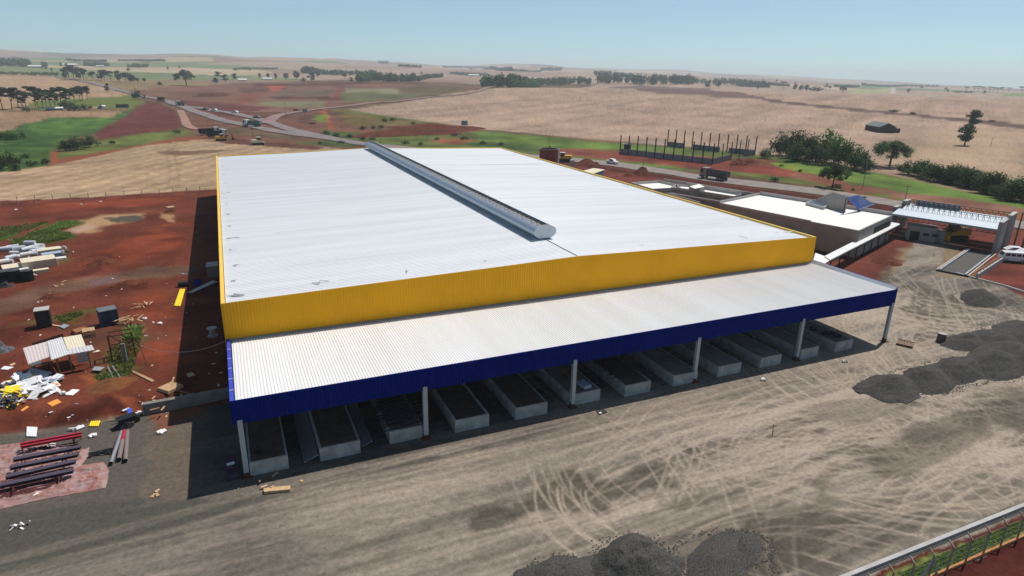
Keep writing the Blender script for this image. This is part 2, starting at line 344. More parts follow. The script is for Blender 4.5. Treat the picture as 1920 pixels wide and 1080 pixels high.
    def stl(X,Y,c):
        v=-X*.905+Y*.425+2.2*(raw(X/25,Y/25,7,3)-.5);s1=.5+.5*np.sin(v*.9);s2=.5+.5*np.sin((Y+X*.12)*1.05+2*raw(X/18,Y/18,8,2));n=raw(X/14,Y/14,9,4)
        s3=np.exp(-((X+13+.02*Y+2*np.sin(Y*.03))/.5)**2)+np.exp(-((X+10.6+.02*Y+2*np.sin(Y*.03))/.5)**2)
        c=c*(.80+.26*s1*n*1.6+.16*s2*(1-n)-.16*s3)[:,None];return stub(X,Y,c,.03,.35,.22,25,.3)
    poly([(-250,360),(0,323),(95,311),(250,276),(400,258),(480,266),(640,274),(640,300),(400,361),(200,373),(0,384),(-250,400)],(192,162,128),1.2,1.2,7,1,stl)
    poly([(290,285),(400,280),(430,284),(330,292)],(112,76,60),1,2,6,.7)
    # red development lots behind the junction
    lots=lambda X,Y,c:c*(.72+.56*fbm(X/30,Y/14,52,4))[:,None]
    poly([(250,172),(300,162),(470,158),(600,155),(930,163),(760,186),(560,206),(440,216),(300,190)],(134,94,76),5,4,20,1,lots)
    for P,c in (([(300,175),(390,168),(450,178),(360,186)],(120,86,66)),([(445,165),(540,158),(532,170),(455,176)],(100,66,54)),([(500,160),(534,157),(524,172),(505,172)],(178,92,62)),([(450,176),(505,171),(470,192),(440,205)],(136,78,64)),
      ([(515,172),(625,166),(618,182),(520,180)],(112,94,72)),([(645,166),(745,166),(748,176),(645,174)],(150,146,110)),([(635,175),(830,174),(700,190),(640,192)],(98,108,66)),([(500,189),(610,190),(600,202),(480,198)],(132,128,92)),([(630,158),(646,158),(636,188),(622,190)],(134,74,62)),
      ([(748,166),(900,162),(860,172),(760,178)],(104,96,64)),([(480,158),(800,155),(800,158),(480,162)],(96,48,44)),([(510,180),(640,184),(640,189),(510,185)],(88,48,42)),([(370,176),(420,173),(425,180),(380,183)],(90,48,40)),([(330,188),(520,203),(440,212),(330,195)],(104,60,50))):
        poly(P,c,3,3,14,.85,lots,seed=6)
    # ground round the junction
    poly([(340,205),(440,212),(640,205),(720,212),(820,238),(880,245),(900,262),(700,280),(540,272),(400,256),(345,240)],(124,84,66),2,3,12,1,lots)
    for P,c in (([(400,238),(470,240),(560,256),(560,262),(420,250)],(112,96,70)),([(386,258),(470,262),(600,276),(600,282),(460,272),(386,262)],(96,46,38)),([(540,215),(560,212),(660,205),(720,213),(700,222),(560,222)],(116,80,66)),([(560,217),(600,216),(580,234),(560,230)],(96,62,52)),
      ([(600,205),(612,205),(628,240),(618,242)],(186,98,56)),([(618,206),(655,204),(700,216),(780,220),(790,235),(660,235)],(120,104,58)),([(590,215),(615,216),(612,228),(592,228)],(110,130,50)),([(640,205),(720,212),(860,236),(760,226),(650,212)],(104,112,56)),
      ([(600,243),(720,255),(700,268),(610,258)],(86,104,50)),([(640,262),(560,268),(660,276),(700,272)],(76,100,46)),([(380,206),(480,206),(470,220),(400,218)],(120,66,52))):
        poly(P,c,1.5,3,8,.9,grass,seed=8)
    # green belt in front of the great stubble field
    belt=lambda X,Y,c:(c*(.55+.9*fbm(X/10,Y/10,62,5))[:,None])
    poly([(700,240),(820,252),(910,246),(960,250),(1140,268),(1300,278),(1460,292),(1620,320),(1760,345),(1930,372),(2200,420),(2200,520),(1930,400),(1700,385),(1500,340),(1300,318),(1100,305),(960,290),(700,280)],(102,112,54),2,2.5,8,1,belt)
    poly([(880,246),(960,252),(1140,270),(1290,280),(1150,285),(990,274),(900,262)],(110,136,60),2,3,10,.9,belt)
    poly([(1460,293),(1620,322),(1780,350),(1930,376),(1930,392),(1700,362),(1560,335),(1460,302)],(110,136,60),2,2.5,8,.95,belt)
    poly([(860,262),(960,272),(1080,282),(1060,290),(960,282),(860,270)],(76,102,48),2,3,8,.9,belt)
    for P,c in (([(1040,278),(1160,281),(1180,292),(1340,322),(1230,310),(1100,296),(1045,288)],(146,80,64)),([(1380,300),(1480,310),(1600,345),(1700,370),(1600,358),(1480,335),(1380,315)],(150,92,74)),([(1640,352),(1720,362),(1930,392),(1930,402),(1760,385),(1660,368)],(144,100,84)),
      ([(1560,352),(1700,376),(1930,405),(1930,414),(1700,385),(1560,362)],(152,96,64)),([(820,258),(900,262),(860,270),(800,266)],(150,90,62)),([(1165,282),(1380,300),(1500,322),(1480,332),(1330,316),(1165,296)],(142,70,54)),
      ([(1340,296),(1450,300),(1470,312),(1400,306)],(134,80,64)),([(1100,297),(1200,305),(1320,322),(1210,312),(1090,302)],(104,132,62)),([(1370,322),(1500,335),(1560,352),(1440,340)],(108,116,56)),
      ([(1430,302),(1500,315),(1560,330),(1490,322)],(126,150,50)),([(730,238),(790,235),(860,240),(868,252),(780,256),(735,250)],(104,46,38))):
        poly(P,c,1,2.2,7,.95,belt,seed=9)
    poly([(1620,318),(1700,335),(1820,362),(1930,380),(1930,372),(1800,350),(1700,326)],(168,140,112),1.5,1,8,.9)
    # the great stubble field
    poly([(650,206),(760,190),(930,165),(1130,157),(1320,158),(1450,166),(1700,170),(2300,178),(2300,420),(1930,368),(1760,338),(1620,316),(1440,291),(1300,276),(1150,265),(960,247),(880,240),(760,222)],(184,155,133),4,2,15,1,lambda X,Y,c:stub(X,Y,c,.006,.085,.34,35,.55))
    poly([(1800,240),(1930,250),(1930,340),(1720,300),(1640,300),(1700,270)],(200,172,136),20,12,30,.6,lambda X,Y,c:stub(X,Y,c,.006,.085,.3,36,.55))
    poly([(1140,164),(1200,160),(1330,166),(1400,176),(1445,188),(1300,178),(1200,172)],(122,96,90),3,1,12,.95)
    poly([(1400,178),(1445,186),(1600,203),(1750,217),(1930,234),(1930,242),(1750,222),(1600,208),(1445,192)],(112,84,76),2,1,10,1)
    poly([(1600,167),(1672,165),(1670,175),(1590,175)],(172,166,110),3,1,10,1,lambda X,Y,c:c*(.8+.45*(np.sin(X*.22+Y*.1)>0))[:,None])
    poly([(1672,165),(1680,166),(1678,176),(1669,175)],(206,190,180),2,1,10,1)
    poly([(1880,176),(2100,178),(2100,186),(1880,180)],(126,150,70),3,2,10,1)
    # ---- building site: red soil on the left
    red=lambda X,Y,c:(c*.93*(.66+.68*fbm(X/5,Y/3.5,72,6))[:,None]*(1+.22*(fbm(X/1.2,Y*1.3,73,3)-.5))[:,None])
    poly([(-60,12),(-30,15.5),(-10,14.6),(-6,12),(0,9),(70,9),(70,139),(0,139.5),(-28,136.6),(-49,137.5),(-150,140)],(122,65,48),.5,.5,3,1,red,world=True)
    poly([(-70,15),(-30,15),(-22,28),(-28,60),(-60,80),(-70,60)],(116,58,46),3,2,5,.6,red,world=True)
    # grey track across the red site
    poly([(-250,610),(0,560),(100,530),(230,510),(300,498),(365,495),(365,515),(250,525),(130,545),(0,590),(-250,650)],(126,100,82),1.5,1,3,.75,red)
    poly([(150,612),(260,600),(300,640),(270,690),(180,640)],(120,84,66),2,2,4,.5,red)
    for P in ([(190,500),(320,478),(330,420),(250,440),(180,470)],[(230,560),(320,540),(310,680),(270,650)],[(120,500),(190,470),(210,490),(150,520)],[(60,380),(330,366),(330,378),(60,400)]):
        poly(P,(160,78,50),2,3,5,.6,red,seed=14)
    for P in ([(148,510),(205,478),(215,490),(160,515)],[(160,545),(270,528),(268,540),(190,550)],[(80,552),(115,548),(112,560),(85,562)],[(0,790),(200,760),(215,790),(0,822)],[(200,745),(250,735),(270,755),(205,790)]):
        poly(P,(84,42,34),1,1.2,3,.8,red,seed=15)
    poly([(176,526),(215,518),(212,530),(180,536)],(132,104,104),.5,.6,2,.8)
    poly([(140,425),(190,402),(278,396),(268,412),(235,418),(165,435),(130,440)],(196,156,116),1.5,1.5,4,.95)
    poly([(128,432),(160,420),(190,425),(150,438)],(206,170,146),1,1.2,3,.8)
    poly([(196,409),(250,404),(268,406),(252,416),(214,415)],(98,92,80),.4,.8,2,1)
    poly([(300,400),(325,402),(322,416),(306,414)],(190,150,110),.6,.6,2,.9)
    for P in ([(22,452),(70,432),(135,438),(125,447),(60,460),(28,462)],[(80,432),(110,415),(145,413),(142,425),(100,434)],[(0,425),(40,420),(40,440),(0,450)],[(52,425),(90,415),(95,420),(60,430)],[(20,462),(45,460),(35,470)]):
        poly(P,(62,98,34),1,1.6,3,.9,grass)
    for P in ([(100,595),(150,585),(150,594),(105,600)],[(118,604),(142,598),(138,606),(120,610)],[(200,655),(240,640),(262,640),(250,690),(205,690)],[(178,700),(245,690),(240,705),(190,710)],[(100,470),(125,480),(110,500),(95,490)],[(30,605),(180,580),(150,600)]):
        poly(P,(104,104,52),1,1.5,2,.55,grass)
    for P in ([(150,705),(170,720),(215,745),(240,760),(255,785),(262,785),(250,755),(215,735),(180,715),(160,700)],):
        poly(P,(168,92,60),.5,.4,2,.8)
    # ---- building site: right
    poly([(78,13),(88,11),(104,20.5),(116,26),(137,38),(150,60),(150,105),(125,150),(110,200),(78,200)],(122,66,52),1,1,4,1,red,world=True)
    poly([(136,160),(141,125),(150,98),(165,70),(173,40),(172,0),(120,-2),(114,4),(119,14),(142,32),(140,60),(130,90),(112,120),(105,170)],(126,66,52),1,1,5,1,red,world=True)
    poly([(124,174),(137,140),(144,112),(158,80),(163,60),(166,36),(160,34),(157,60),(148,85),(138,110),(130,138),(117,174)],(92,44,36),1,1,5,1,red,world=True)
    poly([(1690,500),(1720,470),(1760,475),(1775,490),(1740,510)],(104,52,42),.5,.8,3,.4,red)
    # ---- the yard
    TX=None
    def yard(X,Y,c):
        n1=raw(X/30,Y/2.2,81,5);n2=raw(X/7,Y/.8,82,5);n3=raw(X/9,Y/9,83,4);n4=raw(X/.8,Y/.5,84,4)
        k=np.clip(.5+1.7*(n1-.5)+.75*(n2-.5)+1.1*(n3-.5)+.8*(n4-.5),0,1)
        bA=np.exp(-((Y-np.interp(X,[-10,3,20,38,58,80],[-5.6,-6.2,-7.6,-7.7,-8.6,-9.5]))/1.5)**2);bB=np.exp(-((Y-np.interp(X,[-8,8,19,35,50,70,90],[-14,-14.5,-13.9,-15.9,-16.2,-17.5,-19]))/1.7)**2);bC=np.exp(-((Y-np.interp(X,[20,40,60,90],[-25,-20.2,-20.5,-22]))/1.0)**2)
        k=.72*k-.10+.34*bA*ss(-2,16,X)+.34*bB*ss(-2,12,X)+.2*bC
        k=k*ss(-34,14,X)*.85+.15+.04*n3
        k=k+.26*ss(20,75,X)*(1-ss(100,115,X))
        # apron next to the building is greyer
        k=k-.30*ss(-6.5,-3.5,Y)*(1-ss(24,32,X))-.10*ss(-5,-3,Y)
        k=k-.25*ss(-20,-24,Y)*ss(70,40,X)
        k=np.clip(k,0,1)
        a=C3((96,92,85));b=C3((198,182,163))
        return (a[None,:]*(1-k[:,None])+b[None,:]*k[:,None])
    YP=[(-120,-60),(300,-60),(300,-27.4),(260,-16),(130,-3),(114.5,4),(119,9),(117,15),(113,16.6),(137,31),(146,39),(139,39),(130,33),(112,23),(103,19),(86,13),(79,13),(78,14),(-.6,14),(-5,14.6),(-9,14.6),(-14,14.3),(-30,17),(-120,22)]
    poly(YP,(120,110,98),.35,.3,2,1,yard,world=True)
    tan=C3((200,182,162));rn=np.random.default_rng(5)
    yi=np.nonzero((x>-40)&(x<150)&(y>-27.2)&(y<34)&(D<170))[0];yi=yi[sdist(x[yi],y[yi],np.array(YP,float))>.3];XX=x[yi];YY=y[yi]
    def track(cx_,cy_,Rd,th0,th1,wd=.22,amt=.6,c=tan,gauge=1.9):
        dx=XX-cx_;dy=YY-cy_;q=np.hypot(dx,dy)
        k=np.nonzero(np.abs(q-Rd)<gauge+1)[0]
        if len(k)==0: return
        th=np.arctan2(dy[k],dx[k]);q=q[k];tm=(th0+th1)/2;hw=abs(th1-th0)/2
        dt=np.abs((th-tm+math.pi)%(2*math.pi)-math.pi)
        e=ss(hw,hw*.8,dt)
        g=np.maximum(np.exp(-((q-Rd-gauge/2)/wd)**2),np.exp(-((q-Rd+gauge/2)/wd)**2))
        g=g*(.45+.55*vn(th*Rd*.5,q*4,44))*e*amt*1.2;g=np.minimum(g,.95)
        kk=g>.02;mixin(yi[k[kk]],g[kk],c)
    def straight(px0,py0,ang,ln,**kw):
        Rd=rn.uniform(150,900)*rn.choice([-1,1])
        nx,ny=-math.sin(ang),math.cos(ang);cx_=px0+nx*Rd;cy_=py0+ny*Rd;a=math.atan2(py0-cy_,px0-cx_);h=ln/2/abs(Rd)
        track(cx_,cy_,abs(Rd),a-h,a+h,**kw)
    for i in range(190):   # long runs parallel to the building
        yy=rn.uniform(-26,-2.5);xx=rn.uniform(-20,110);a=rn.normal(.02,.055)
        c=tan*rn.uniform(.9,1.08) if rn.random()<.58 else C3((108,100,87))
        straight(xx,yy,a,rn.uniform(14,60),wd=rn.uniform(.08,.36),amt=rn.uniform(.2,.6)*(1 if xx>12 else .4),c=c)
    # dark remnants where the pale dust has not settled, then pale wheel tracks over them
    darkc=(98,91,79)
    for P,a in (([(56,-16.2),(92,-15.2),(100,-17),(70,-18.6)],.75),([(66,-20),(100,-19),(96,-22.5),(60,-23)],.7),([(30,-16.2),(50,-15.4),(54,-16.6),(36,-17.6)],.5),([(16,-13),(21,-10.2),(30,-9.9),(38,-10.3),(47,-10.0),(53,-10.0),(56,-10.6),(52,-13),(44,-12.6),(36,-13.6),(29,-14.9),(20,-14)],.85),([(86,3.4),(92,1.9),(100,3.2),(105,8),(107,16),(103,16),(96,9)],.8),([(83,-.5),(95,-1.6),(100,1),(90,1.5),(84,1.6)],.7),
      ([(96,16),(104,21),(110,24),(104,17)],.7),([(62,-13),(80,-13),(84,-15),(66,-15.4)],.5),([(50,-16),(80,-17),(82,-20),(56,-19.5)],.55),([(42,-17.5),(60,-18.5),(58,-20),(44,-19.5)],.5),([(28,-21),(40,-20.6),(44,-24),(26,-26)],.8),([(36,-22.5),(62,-21),(60,-26),(34,-27.4)],.4),([(104,5),(112,8),(112,4),(106,3)],.4)):
        poly(P,darkc,.6,1.3,4,a,lambda X,Y,c:c*(.7+.6*fbm(X*.6,Y*2.4,91,5))[:,None],world=True,seed=17)
    for i in range(5): track(36+rn.normal(0,1),-12+rn.normal(0,.7),rn.uniform(9,15),2.75,3.6,wd=.14,amt=.4)
    for i in range(4): track(31+rn.uniform(-3,3),-14+rn.uniform(-1.5,1.5),rn.uniform(5,9),2.5,3.7,wd=.12,amt=.6)
    for i in range(5): straight(rn.uniform(33,38),-12.,rn.choice([1.3,.8])+rn.normal(0,.15),11,wd=.14,amt=.45)
    for i in range(7): track(50+rn.normal(0,2),-24+rn.normal(0,2),rn.uniform(9,14),.9,2.3,wd=.14,amt=.45)
    for i in range(18): track(rn.uniform(52,96),-16+rn.choice([-1,1])*rn.uniform(22,45)*1.0+rn.normal(0,3),rn.uniform(20,46),rn.choice([.9,4.0]),rn.choice([2.3,5.4]),wd=.16,amt=rn.uniform(.2,.45))
    for i in range(40): track(rn.uniform(74,92),rn.uniform(-16,-2),rn.uniform(6,26),rn.uniform(-1,2.4),rn.uniform(2.5,5),wd=.13,amt=rn.uniform(.3,.7))
    for i in range(30): track(97+rn.normal(0,2),7+rn.normal(0,2),rn.uniform(4,14),rn.uniform(2.2,4),rn.uniform(4.2,6.4),wd=.14,amt=rn.uniform(.35,.75))
    for i in range(40): track(58+rn.normal(0,6),-8+rn.normal(0,5),rn.uniform(8,22),rn.uniform(3.6,4.4),rn.uniform(4.7,5.8),wd=.13,amt=rn.uniform(.35,.75))
    for i in range(40): track(48+rn.normal(0,8),-30+rn.normal(0,5),rn.uniform(9,24),rn.uniform(.6,1.3),rn.uniform(1.5,2.4),wd=.13,amt=rn.uniform(.3,.65))
    for i in range(38): straight(rn.uniform(50,88),rn.uniform(-24,-13),rn.uniform(-.5,1.9),rn.uniform(8,22),wd=.13,amt=rn.uniform(.3,.7))
    for i in range(16): straight(rn.uniform(86,128),rn.uniform(6,26),.75+rn.normal(0,.2),rn.uniform(14,34),wd=.14,amt=rn.uniform(.3,.65))
    for P,a in (([(60,-17),(78,-15.6),(96,-16.6),(88,-18.4),(66,-18.8)],.6),([(44,-19.2),(62,-18.0),(72,-19.6),(60,-21),(46,-20.6)],.55),([(70,-21),(92,-20),(104,-22),(90,-24.6),(72,-24)],.5),([(27,-20.2),(40,-19.6),(46,-21.6),(38,-24),(28,-25)],.55),([(54,-11),(60,-10.4),(64,-12.4),(57,-13.4)],.4)):
        poly(P,darkc,.8,1.8,6,a,lambda X,Y,c:c*(.8+.4*fbm(X*.5,Y*2.,93,5))[:,None],world=True,seed=23)
    # ground at the lower left: dark asphalt millings, rusty edge strip
    poly([(-60,-4),(-30,-2),(-17.5,2.4),(-7.6,.4),(-7.4,13),(-9,14.6),(-30,16.6),(-60,20)],(118,108,100),.4,.5,3,.5,world=True)
    poly([(-7.6,14.4),(-7.4,.5),(-5,-1),(-3,1),(-3,14.4)],(146,124,102),.5,.7,2.5,.38,world=True)
    poly([(-8.6,14.6),(-7.6,9.5),(-6,11),(-3,13.5),(-3,14.6)],(150,88,62),.5,.9,2.5,.7,world=True)
    poly([(6,-.5),(6,-.2),(79,-.2),(79,-3.5),(40,-4.5),(28,-5.2),(20,-2)],(140,126,112),1,1,4,.25,world=True)
    # right edge, beyond the gutter
    poly([(10,-28.25),(120,-28.25),(120,-28.9),(10,-28.9)],(100,50,40),.15,.25,1.5,1,world=True)
    poly([(10,-28.7),(120,-28.7),(120,-29.95),(10,-29.95)],(120,124,62),.15,.35,1.5,1,lambda X,Y,c:c*(.55+.9*fbm(X*1.2,Y*2.5,97,4))[:,None],world=True)
    poly([(-10,-29.95),(160,-29.95),(160,-60),(-10,-60)],(92,44,37),.1,.15,1.5,1,red,world=True)
    return col
build_ground()
# ------------------------------------------------------------------ the warehouse
X0,X1,YF,YB,ZE,ZA=-.63,78.09,13.71,130.16,10.81,11.73
CX0,CX1,CY,CZ,CZ0=-.54,78.09,.22,7.13,5.0
BAY=15.52
def ribs(a0,a1,pitch,h,fl=.35):
    """trapezoidal sheet profile along one axis: list of (a, height)"""
    n=int(round((a1-a0)/pitch));p=(a1-a0)/n;out=[]
    for i in range(n):
        s=a0+i*p;out+=[(s,0),(s+p*(1-fl)-p*.1,0),(s+p*(1-fl),h),(s+p*.9,h)]
    out.append((a1,0));return out
wh=thing('warehouse','huge new warehouse with low white sheet roof, yellow upper walls and blue-edged front canopy','warehouse')
def warehouse():
    # main roof, two gentle slopes, ribs running down the slope; the sheet lies a little below the parapet
    pr=ribs(YF+.06,YB-.12,.52,.055,.3);xm=(X0+X1)/2
    def zr(x): return ZA-.06-(ZA-ZE)*abs(x-xm)/(xm-X0)
    for sgn in (-1,1):
        m=MB();vs=[];xa,xb=(X0+.42,xm-.02) if sgn<0 else (xm+.02,X1-.42)
        xs=[xa,(xa+xb)/2,xb]
        for a,h in pr:
            for xx in xs: vs.append((xx,a,zr(xx)+h-.22*(1 if abs(xx-xm)>1 else .0)))
        n=3;fs=[(i*n+j,i*n+j+1,(i+1)*n+j+1,(i+1)*n+j) for i in range(len(pr)-1) for j in range(2)]
        m.add(vs,fs);o=m.build('roof_slope',white_roof,wh)
    # lap strips across the slopes, seam along the ridge
    for x0,x1,yy in [(6.1,34,24.6),(6.3,36.9,41.8),(5,37,86),(8,37,101),(10,37,116),(42.5,71.2,25.6),(41,72.5,43.2),(41,74,58.5),(41,74,76),(41,74,95),(41,74,113)]:
        m=MB();z=lambda x: zr(x)-.20
        m.add([(x0,yy,z(x0)),(x1,yy,z(x1)),(x1,yy+.22,z(x1)),(x0,yy+.22,z(x0)),(x0,yy,z(x0)+.045),(x1,yy,z(x1)+.045),(x1,yy+.22,z(x1)+.045),(x0,yy+.22,z(x0)+.045)],
          [(4,5,6,7),(0,1,5,4),(1,2,6,5),(2,3,7,6),(3,0,4,7)]);m.build('lap_strip',mat('lap_strip_sheet',(.64,.65,.66),.45,0,.06),wh)
    m=MB()
    m.box(xm-.035,xm+.035,YF+.3,YF+8.9,ZA-.05,ZA+.02)
    m.build('ridge_joint',steel,wh)
    # clusters of fixings and small antennas of the lightning protection
    pts=[(X0+1.4,y) for y in (16.3,21.5,27.5,34.5,41,49,57,66,76,87,99,112)]+[(x,17.0) for x in (9.3,18.6,28,37,41,50,59,68)]+[(X1-1.6,y) for y in (18,27,37,48,60,73,87,101,115)]+[(xm-3.2,y) for y in (24,30,37,45,54,63,73,84,96,108)]
    for k_,(x,y) in enumerate(pts):
        m=MB();rr=random.Random(k_);big=(k_%4==0);n=7 if big else 4;q=[(x+rr.gauss(0,.75 if big else .3),y+rr.gauss(0,.3)) for i in range(n)];vs=[];z_=zr(x)-.12
        for qx,qy in q: vs+=[(qx,qy,z_),(qx+.10,qy+.09,z_+.04)]
        m.add(vs,[(2*i,2*i+2,2*i+3,2*i+1) for i in range(n-1)])
        m.build('fixing_cluster',greyish,wh)
    # yellow walls, ribbed, as closed skins with a cap
    def wall(p0,p1,z0f,z1f,inward,name,mt,pitch=.3,h=.035,z0=None):
        p0=Vector(p0);p1=Vector(p1);ln=(p1-p0).length;d=(p1-p0)/ln;nrm=Vector((d.y,-d.x,0))
        pr=ribs(0,ln,pitch,h,.45);m=MB();vs=[]
        for a,hh in pr:
            q=p0+d*a+nrm*(hh+.01);vs+=[(q.x,q.y,z0f(a/ln)),(q.x,q.y,z1f(a/ln))]
        m.add(vs,[(2*i,2*i+2,2*i+3,2*i+1) for i in range(len(pr)-1)])
        return m.build(name,mt,wh)
    gable=lambda t: ZE+(ZA-ZE)*(1-abs(2*t-1))
    wall((X0,YF,0),(X1,YF,0),lambda t:7.0,gable,0,'yellow_wall',yellow)
    wall((X1,YB,0),(X0,YB,0),lambda t:3.,gable,0,'yellow_wall',yellow)
    wall((X0,YB,0),(X0,YF,0),lambda t:3.,lambda t:ZE,0,'yellow_wall',yellow)
    wall((X1,YF,0),(X1,YB,0),lambda t:3.,lambda t:ZE,0,'yellow_wall',yellow)
    m=MB();m.box(X0,X0+.36,YF+.01,YB-.01,ZE-.9,ZE+.02);m.build('parapet_cap',yellow_cap,wh)
    m=MB();m.box(X1-.30,X1,YF+.01,YB-.01,ZE-.9,ZE+.02);m.build('parapet_cap',yellow_cap,wh)
    m=MB();
    for (a,b) in ((X0,xm),(xm,X1)):
        za=zr(a)+.06;zb=zr(b)+.06
        if a==X0: za=ZE
        else: zb=ZE
        m=MB();m.add([(a,YB-.15,za-.4),(b,YB-.15,zb-.4),(b,YB,zb-.4),(a,YB,za-.4),(a,YB-.15,za+.03),(b,YB-.15,zb+.03),(b,YB,zb+.03),(a,YB,za+.03)],[(4,5,6,7),(0,1,5,4),(3,2,6,7)]);m.build('end_cap',yellow_cap,wh);m=MB()
        m.add([(a,YF,za-.1),(b,YF,zb-.1),(b,YF+.06,zb-.1),(a,YF+.06,za-.1),(a,YF,za+.025),(b,YF,zb+.025),(b,YF+.06,zb+.025),(a,YF+.06,za+.025)],[(4,5,6,7),(0,1,5,4),(3,2,6,7)]);m.build('end_cap',yellow_cap,wh)
    
    # concrete lower walls and floor
    m=MB();m.box(X0+.02,X0+.2,YF+.2,YB-.2,0,3.05);m.box(X1-.2,X1-.02,YF+.2,YB-.2,0,3.05);m.box(X0+.02,X1-.02,YB-.2,YB-.02,0,3.05)
    m.build('precast_wall',conc,wh)
    m=MB();
    for i in range(12):
        xa=1.0+i*6.25;m.box(xa+3.0,xa+6.25,YF+.04,YF+.22,0,7.0);m.box(xa,xa+3.0,YF+.05,YF+.21,5.2,6.98)
    m.box(X0+.1,1.0,YF+.04,YF+.22,0,7.0);m.box(76,X1-.05,YF+.04,YF+.22,0,7.)
    m.build('front_wall',conc_d,wh)
    m=MB();m.box(X0+.3,X1-.3,YF+.3,YB-.4,.9,1.28);m.build('floor_slab',conc_d,wh)
    # ridge ventilator: two curved shells, open slot between them on top, flat ribbed end
    v0,v1=22.6,129.2;zb=ZA-.06
    def prof(t): return (1.62*math.cos(t),zb+1.02+.95*math.sin(t))
    for sgn,name in ((-1,'left'),(1,'right')):
        m=MB();T_=[ -1.05+ (2.35+1.05)*i/13 for i in range(14)] if sgn>0 else [math.pi+1.05-(1.05+.98)*i/13 for i in range(14)]
        if sgn>0: T_=[-1.0+(1.0+1.15)*i/13 for i in range(14)]
        pr=ribs(v0,v1,.33,.03,.4);vs=[]
        for a,h in pr:
            for t in T_:
                px_,pz=prof(t);vs.append((xm+px_*(1+h/1.6),a,pz+h*math.sin(t)))
        n=len(T_);fs=[(i*n+j,i*n+j+1,(i+1)*n+j+1,(i+1)*n+j) for i in range(len(pr)-1) for j in range(n-1)]
        m.add(vs,fs)
        if sgn<0: vent=m.build('ridge_vent',vent_m,wh,True)
        else: m.build('vent_shell',vent_end,vent,True)
    m=MB();m.box(xm-.75,xm-.7,v0,v1,zb-.1,zb+.5);m.box(xm+.7,xm+.75,v0,v1,zb-.1,zb+.5);m.build('vent_throat',galv,vent)
    m=MB();m.box(xm-.9,xm+.62,v0+.1,v1-.1,zb+1.45,zb+1.5);m.build('slot_mesh',mat('vent_shadow_net',(.26,.25,.23),.9,0,.3,3.),vent)
    m=MB()
    for i in range(70): 
        y=v0+.6+i*1.53;m.bar((xm-1.0,y,zb+1.84),(xm+.9,y,zb+1.84),.05)
        m.bar((xm-.3,y,zb+1.5),(xm-.3,y,zb+1.84),.05)
    m.build('slot_frame',galv,vent)
    for yy in (v0,v1):
        m=MB();K=[prof(-1.05+(math.pi+2.1)*i/30) for i in range(31)]
        pp=[(xm+a,b) for a,b in K];pp=[p for p in pp if p[1]>zb-.0]
        m.prism(pp,yy-.03,yy+.03)
        for i in range(13): 
            xx=-1.44+i*.24;hh=.95*math.sqrt(max(0,1-(xx/1.64)**2));m.box(xm+xx-.05,xm+xx+.05,yy-.06,yy-.03,zb+1.02-hh*.86 if hh>.4 else zb+.8,zb+1.0+hh)
        m.build('vent_end',vent_end,vent)
    m=MB();
    for y in np.arange(v0+2,v1,6): m.bar((xm-2.1,y,zr(xm-2.1)-.1),(xm-1.2,y,zb+.45),.05)
    m.bar((xm-1.75,v0,zb+.06),(xm-1.75,v1,zb+.06),.05);m.build('vent_brace',galv,vent)
    # canopy: ribs run from the yellow wall to the front edge
    pr=ribs(CX0+.42,CX1-.42,.265,.045,.38);m=MB();vs=[]
    for a,h in pr: vs+=[(a,CY+.05,CZ-.06+h),(a,(CY+YF)/2,CZ-.13+h),(a,YF-.05,CZ-.2+h)]
    m.add(vs,[(3*i+j,3*i+3+j,3*i+4+j,3*i+1+j) for i in range(len(pr)-1) for j in (0,1)])
    m.build('canopy_roof',canopy_white,wh)
    m=MB();m.box(CX0+.4,CX1-.4,CY+.3,YF-.3,CZ-.34,CZ-.30);m.build('canopy_soffit',greyish,wh)
    m=MB();m.box(CX0+.3,CX1-.3,YF-.32,YF-.02,CZ-.14,CZ-.04);m.build('gutter',greyish,wh)
    wall((CX0,CY,0),(CX1,CY,0),lambda t:CZ0,lambda t:CZ,0,'fascia',blue)
    wall((CX0,YF,0),(CX0,CY,0),lambda t:CZ0,lambda t:CZ,0,'fascia',blue)
    wall((CX1,CY,0),(CX1,YF,0),lambda t:CZ0,lambda t:CZ,0,'fascia',blue)
    m=MB();m.box(CX0,CX1,CY+.003,CY+.05,CZ0,CZ+.015);m.box(CX0+.003,CX0+.33,CY+.05,YF-.01,CZ-.45,CZ+.012);m.box(CX1-.1,CX1-.003,CY+.05,YF-.01,CZ-.45,CZ+.3)
    o=m.build('fascia_cap',blue_cap,wh)
    m=MB()
    for y in np.arange(2.2,13,2.2): m=MB();m.box(CX0-.002,CX0+.335,y,y+.05,CZ-.4,CZ+.02);m.build('cap_joint',white,wh)
    m=MB();m.add([(CX1-.45,CY+.05,CZ-.06),(CX1-.11,CY+.05,CZ+.29),(CX1-.11,YF-.01,CZ+.29),(CX1-.45,YF-.01,CZ-.2)],[(0,1,2,3)]);m.build('flashing',mat('pale_flashing',(.55,.60,.64),.4,.2,.04),wh)
    m=MB()
    for i in range(6):
        m.bar((i*BAY if i<5 else 77.6,CY+.4,CZ0+.5),(i*BAY if i<5 else 77.6,YF,CZ0+.9),.25,.5)
    for y in np.arange(2.,13,2.1): m.bar((CX0+.3,y,CZ-.5),(CX1-.3,y,CZ-.5),.12,.2)
    m.build('canopy_beam',steel,wh)
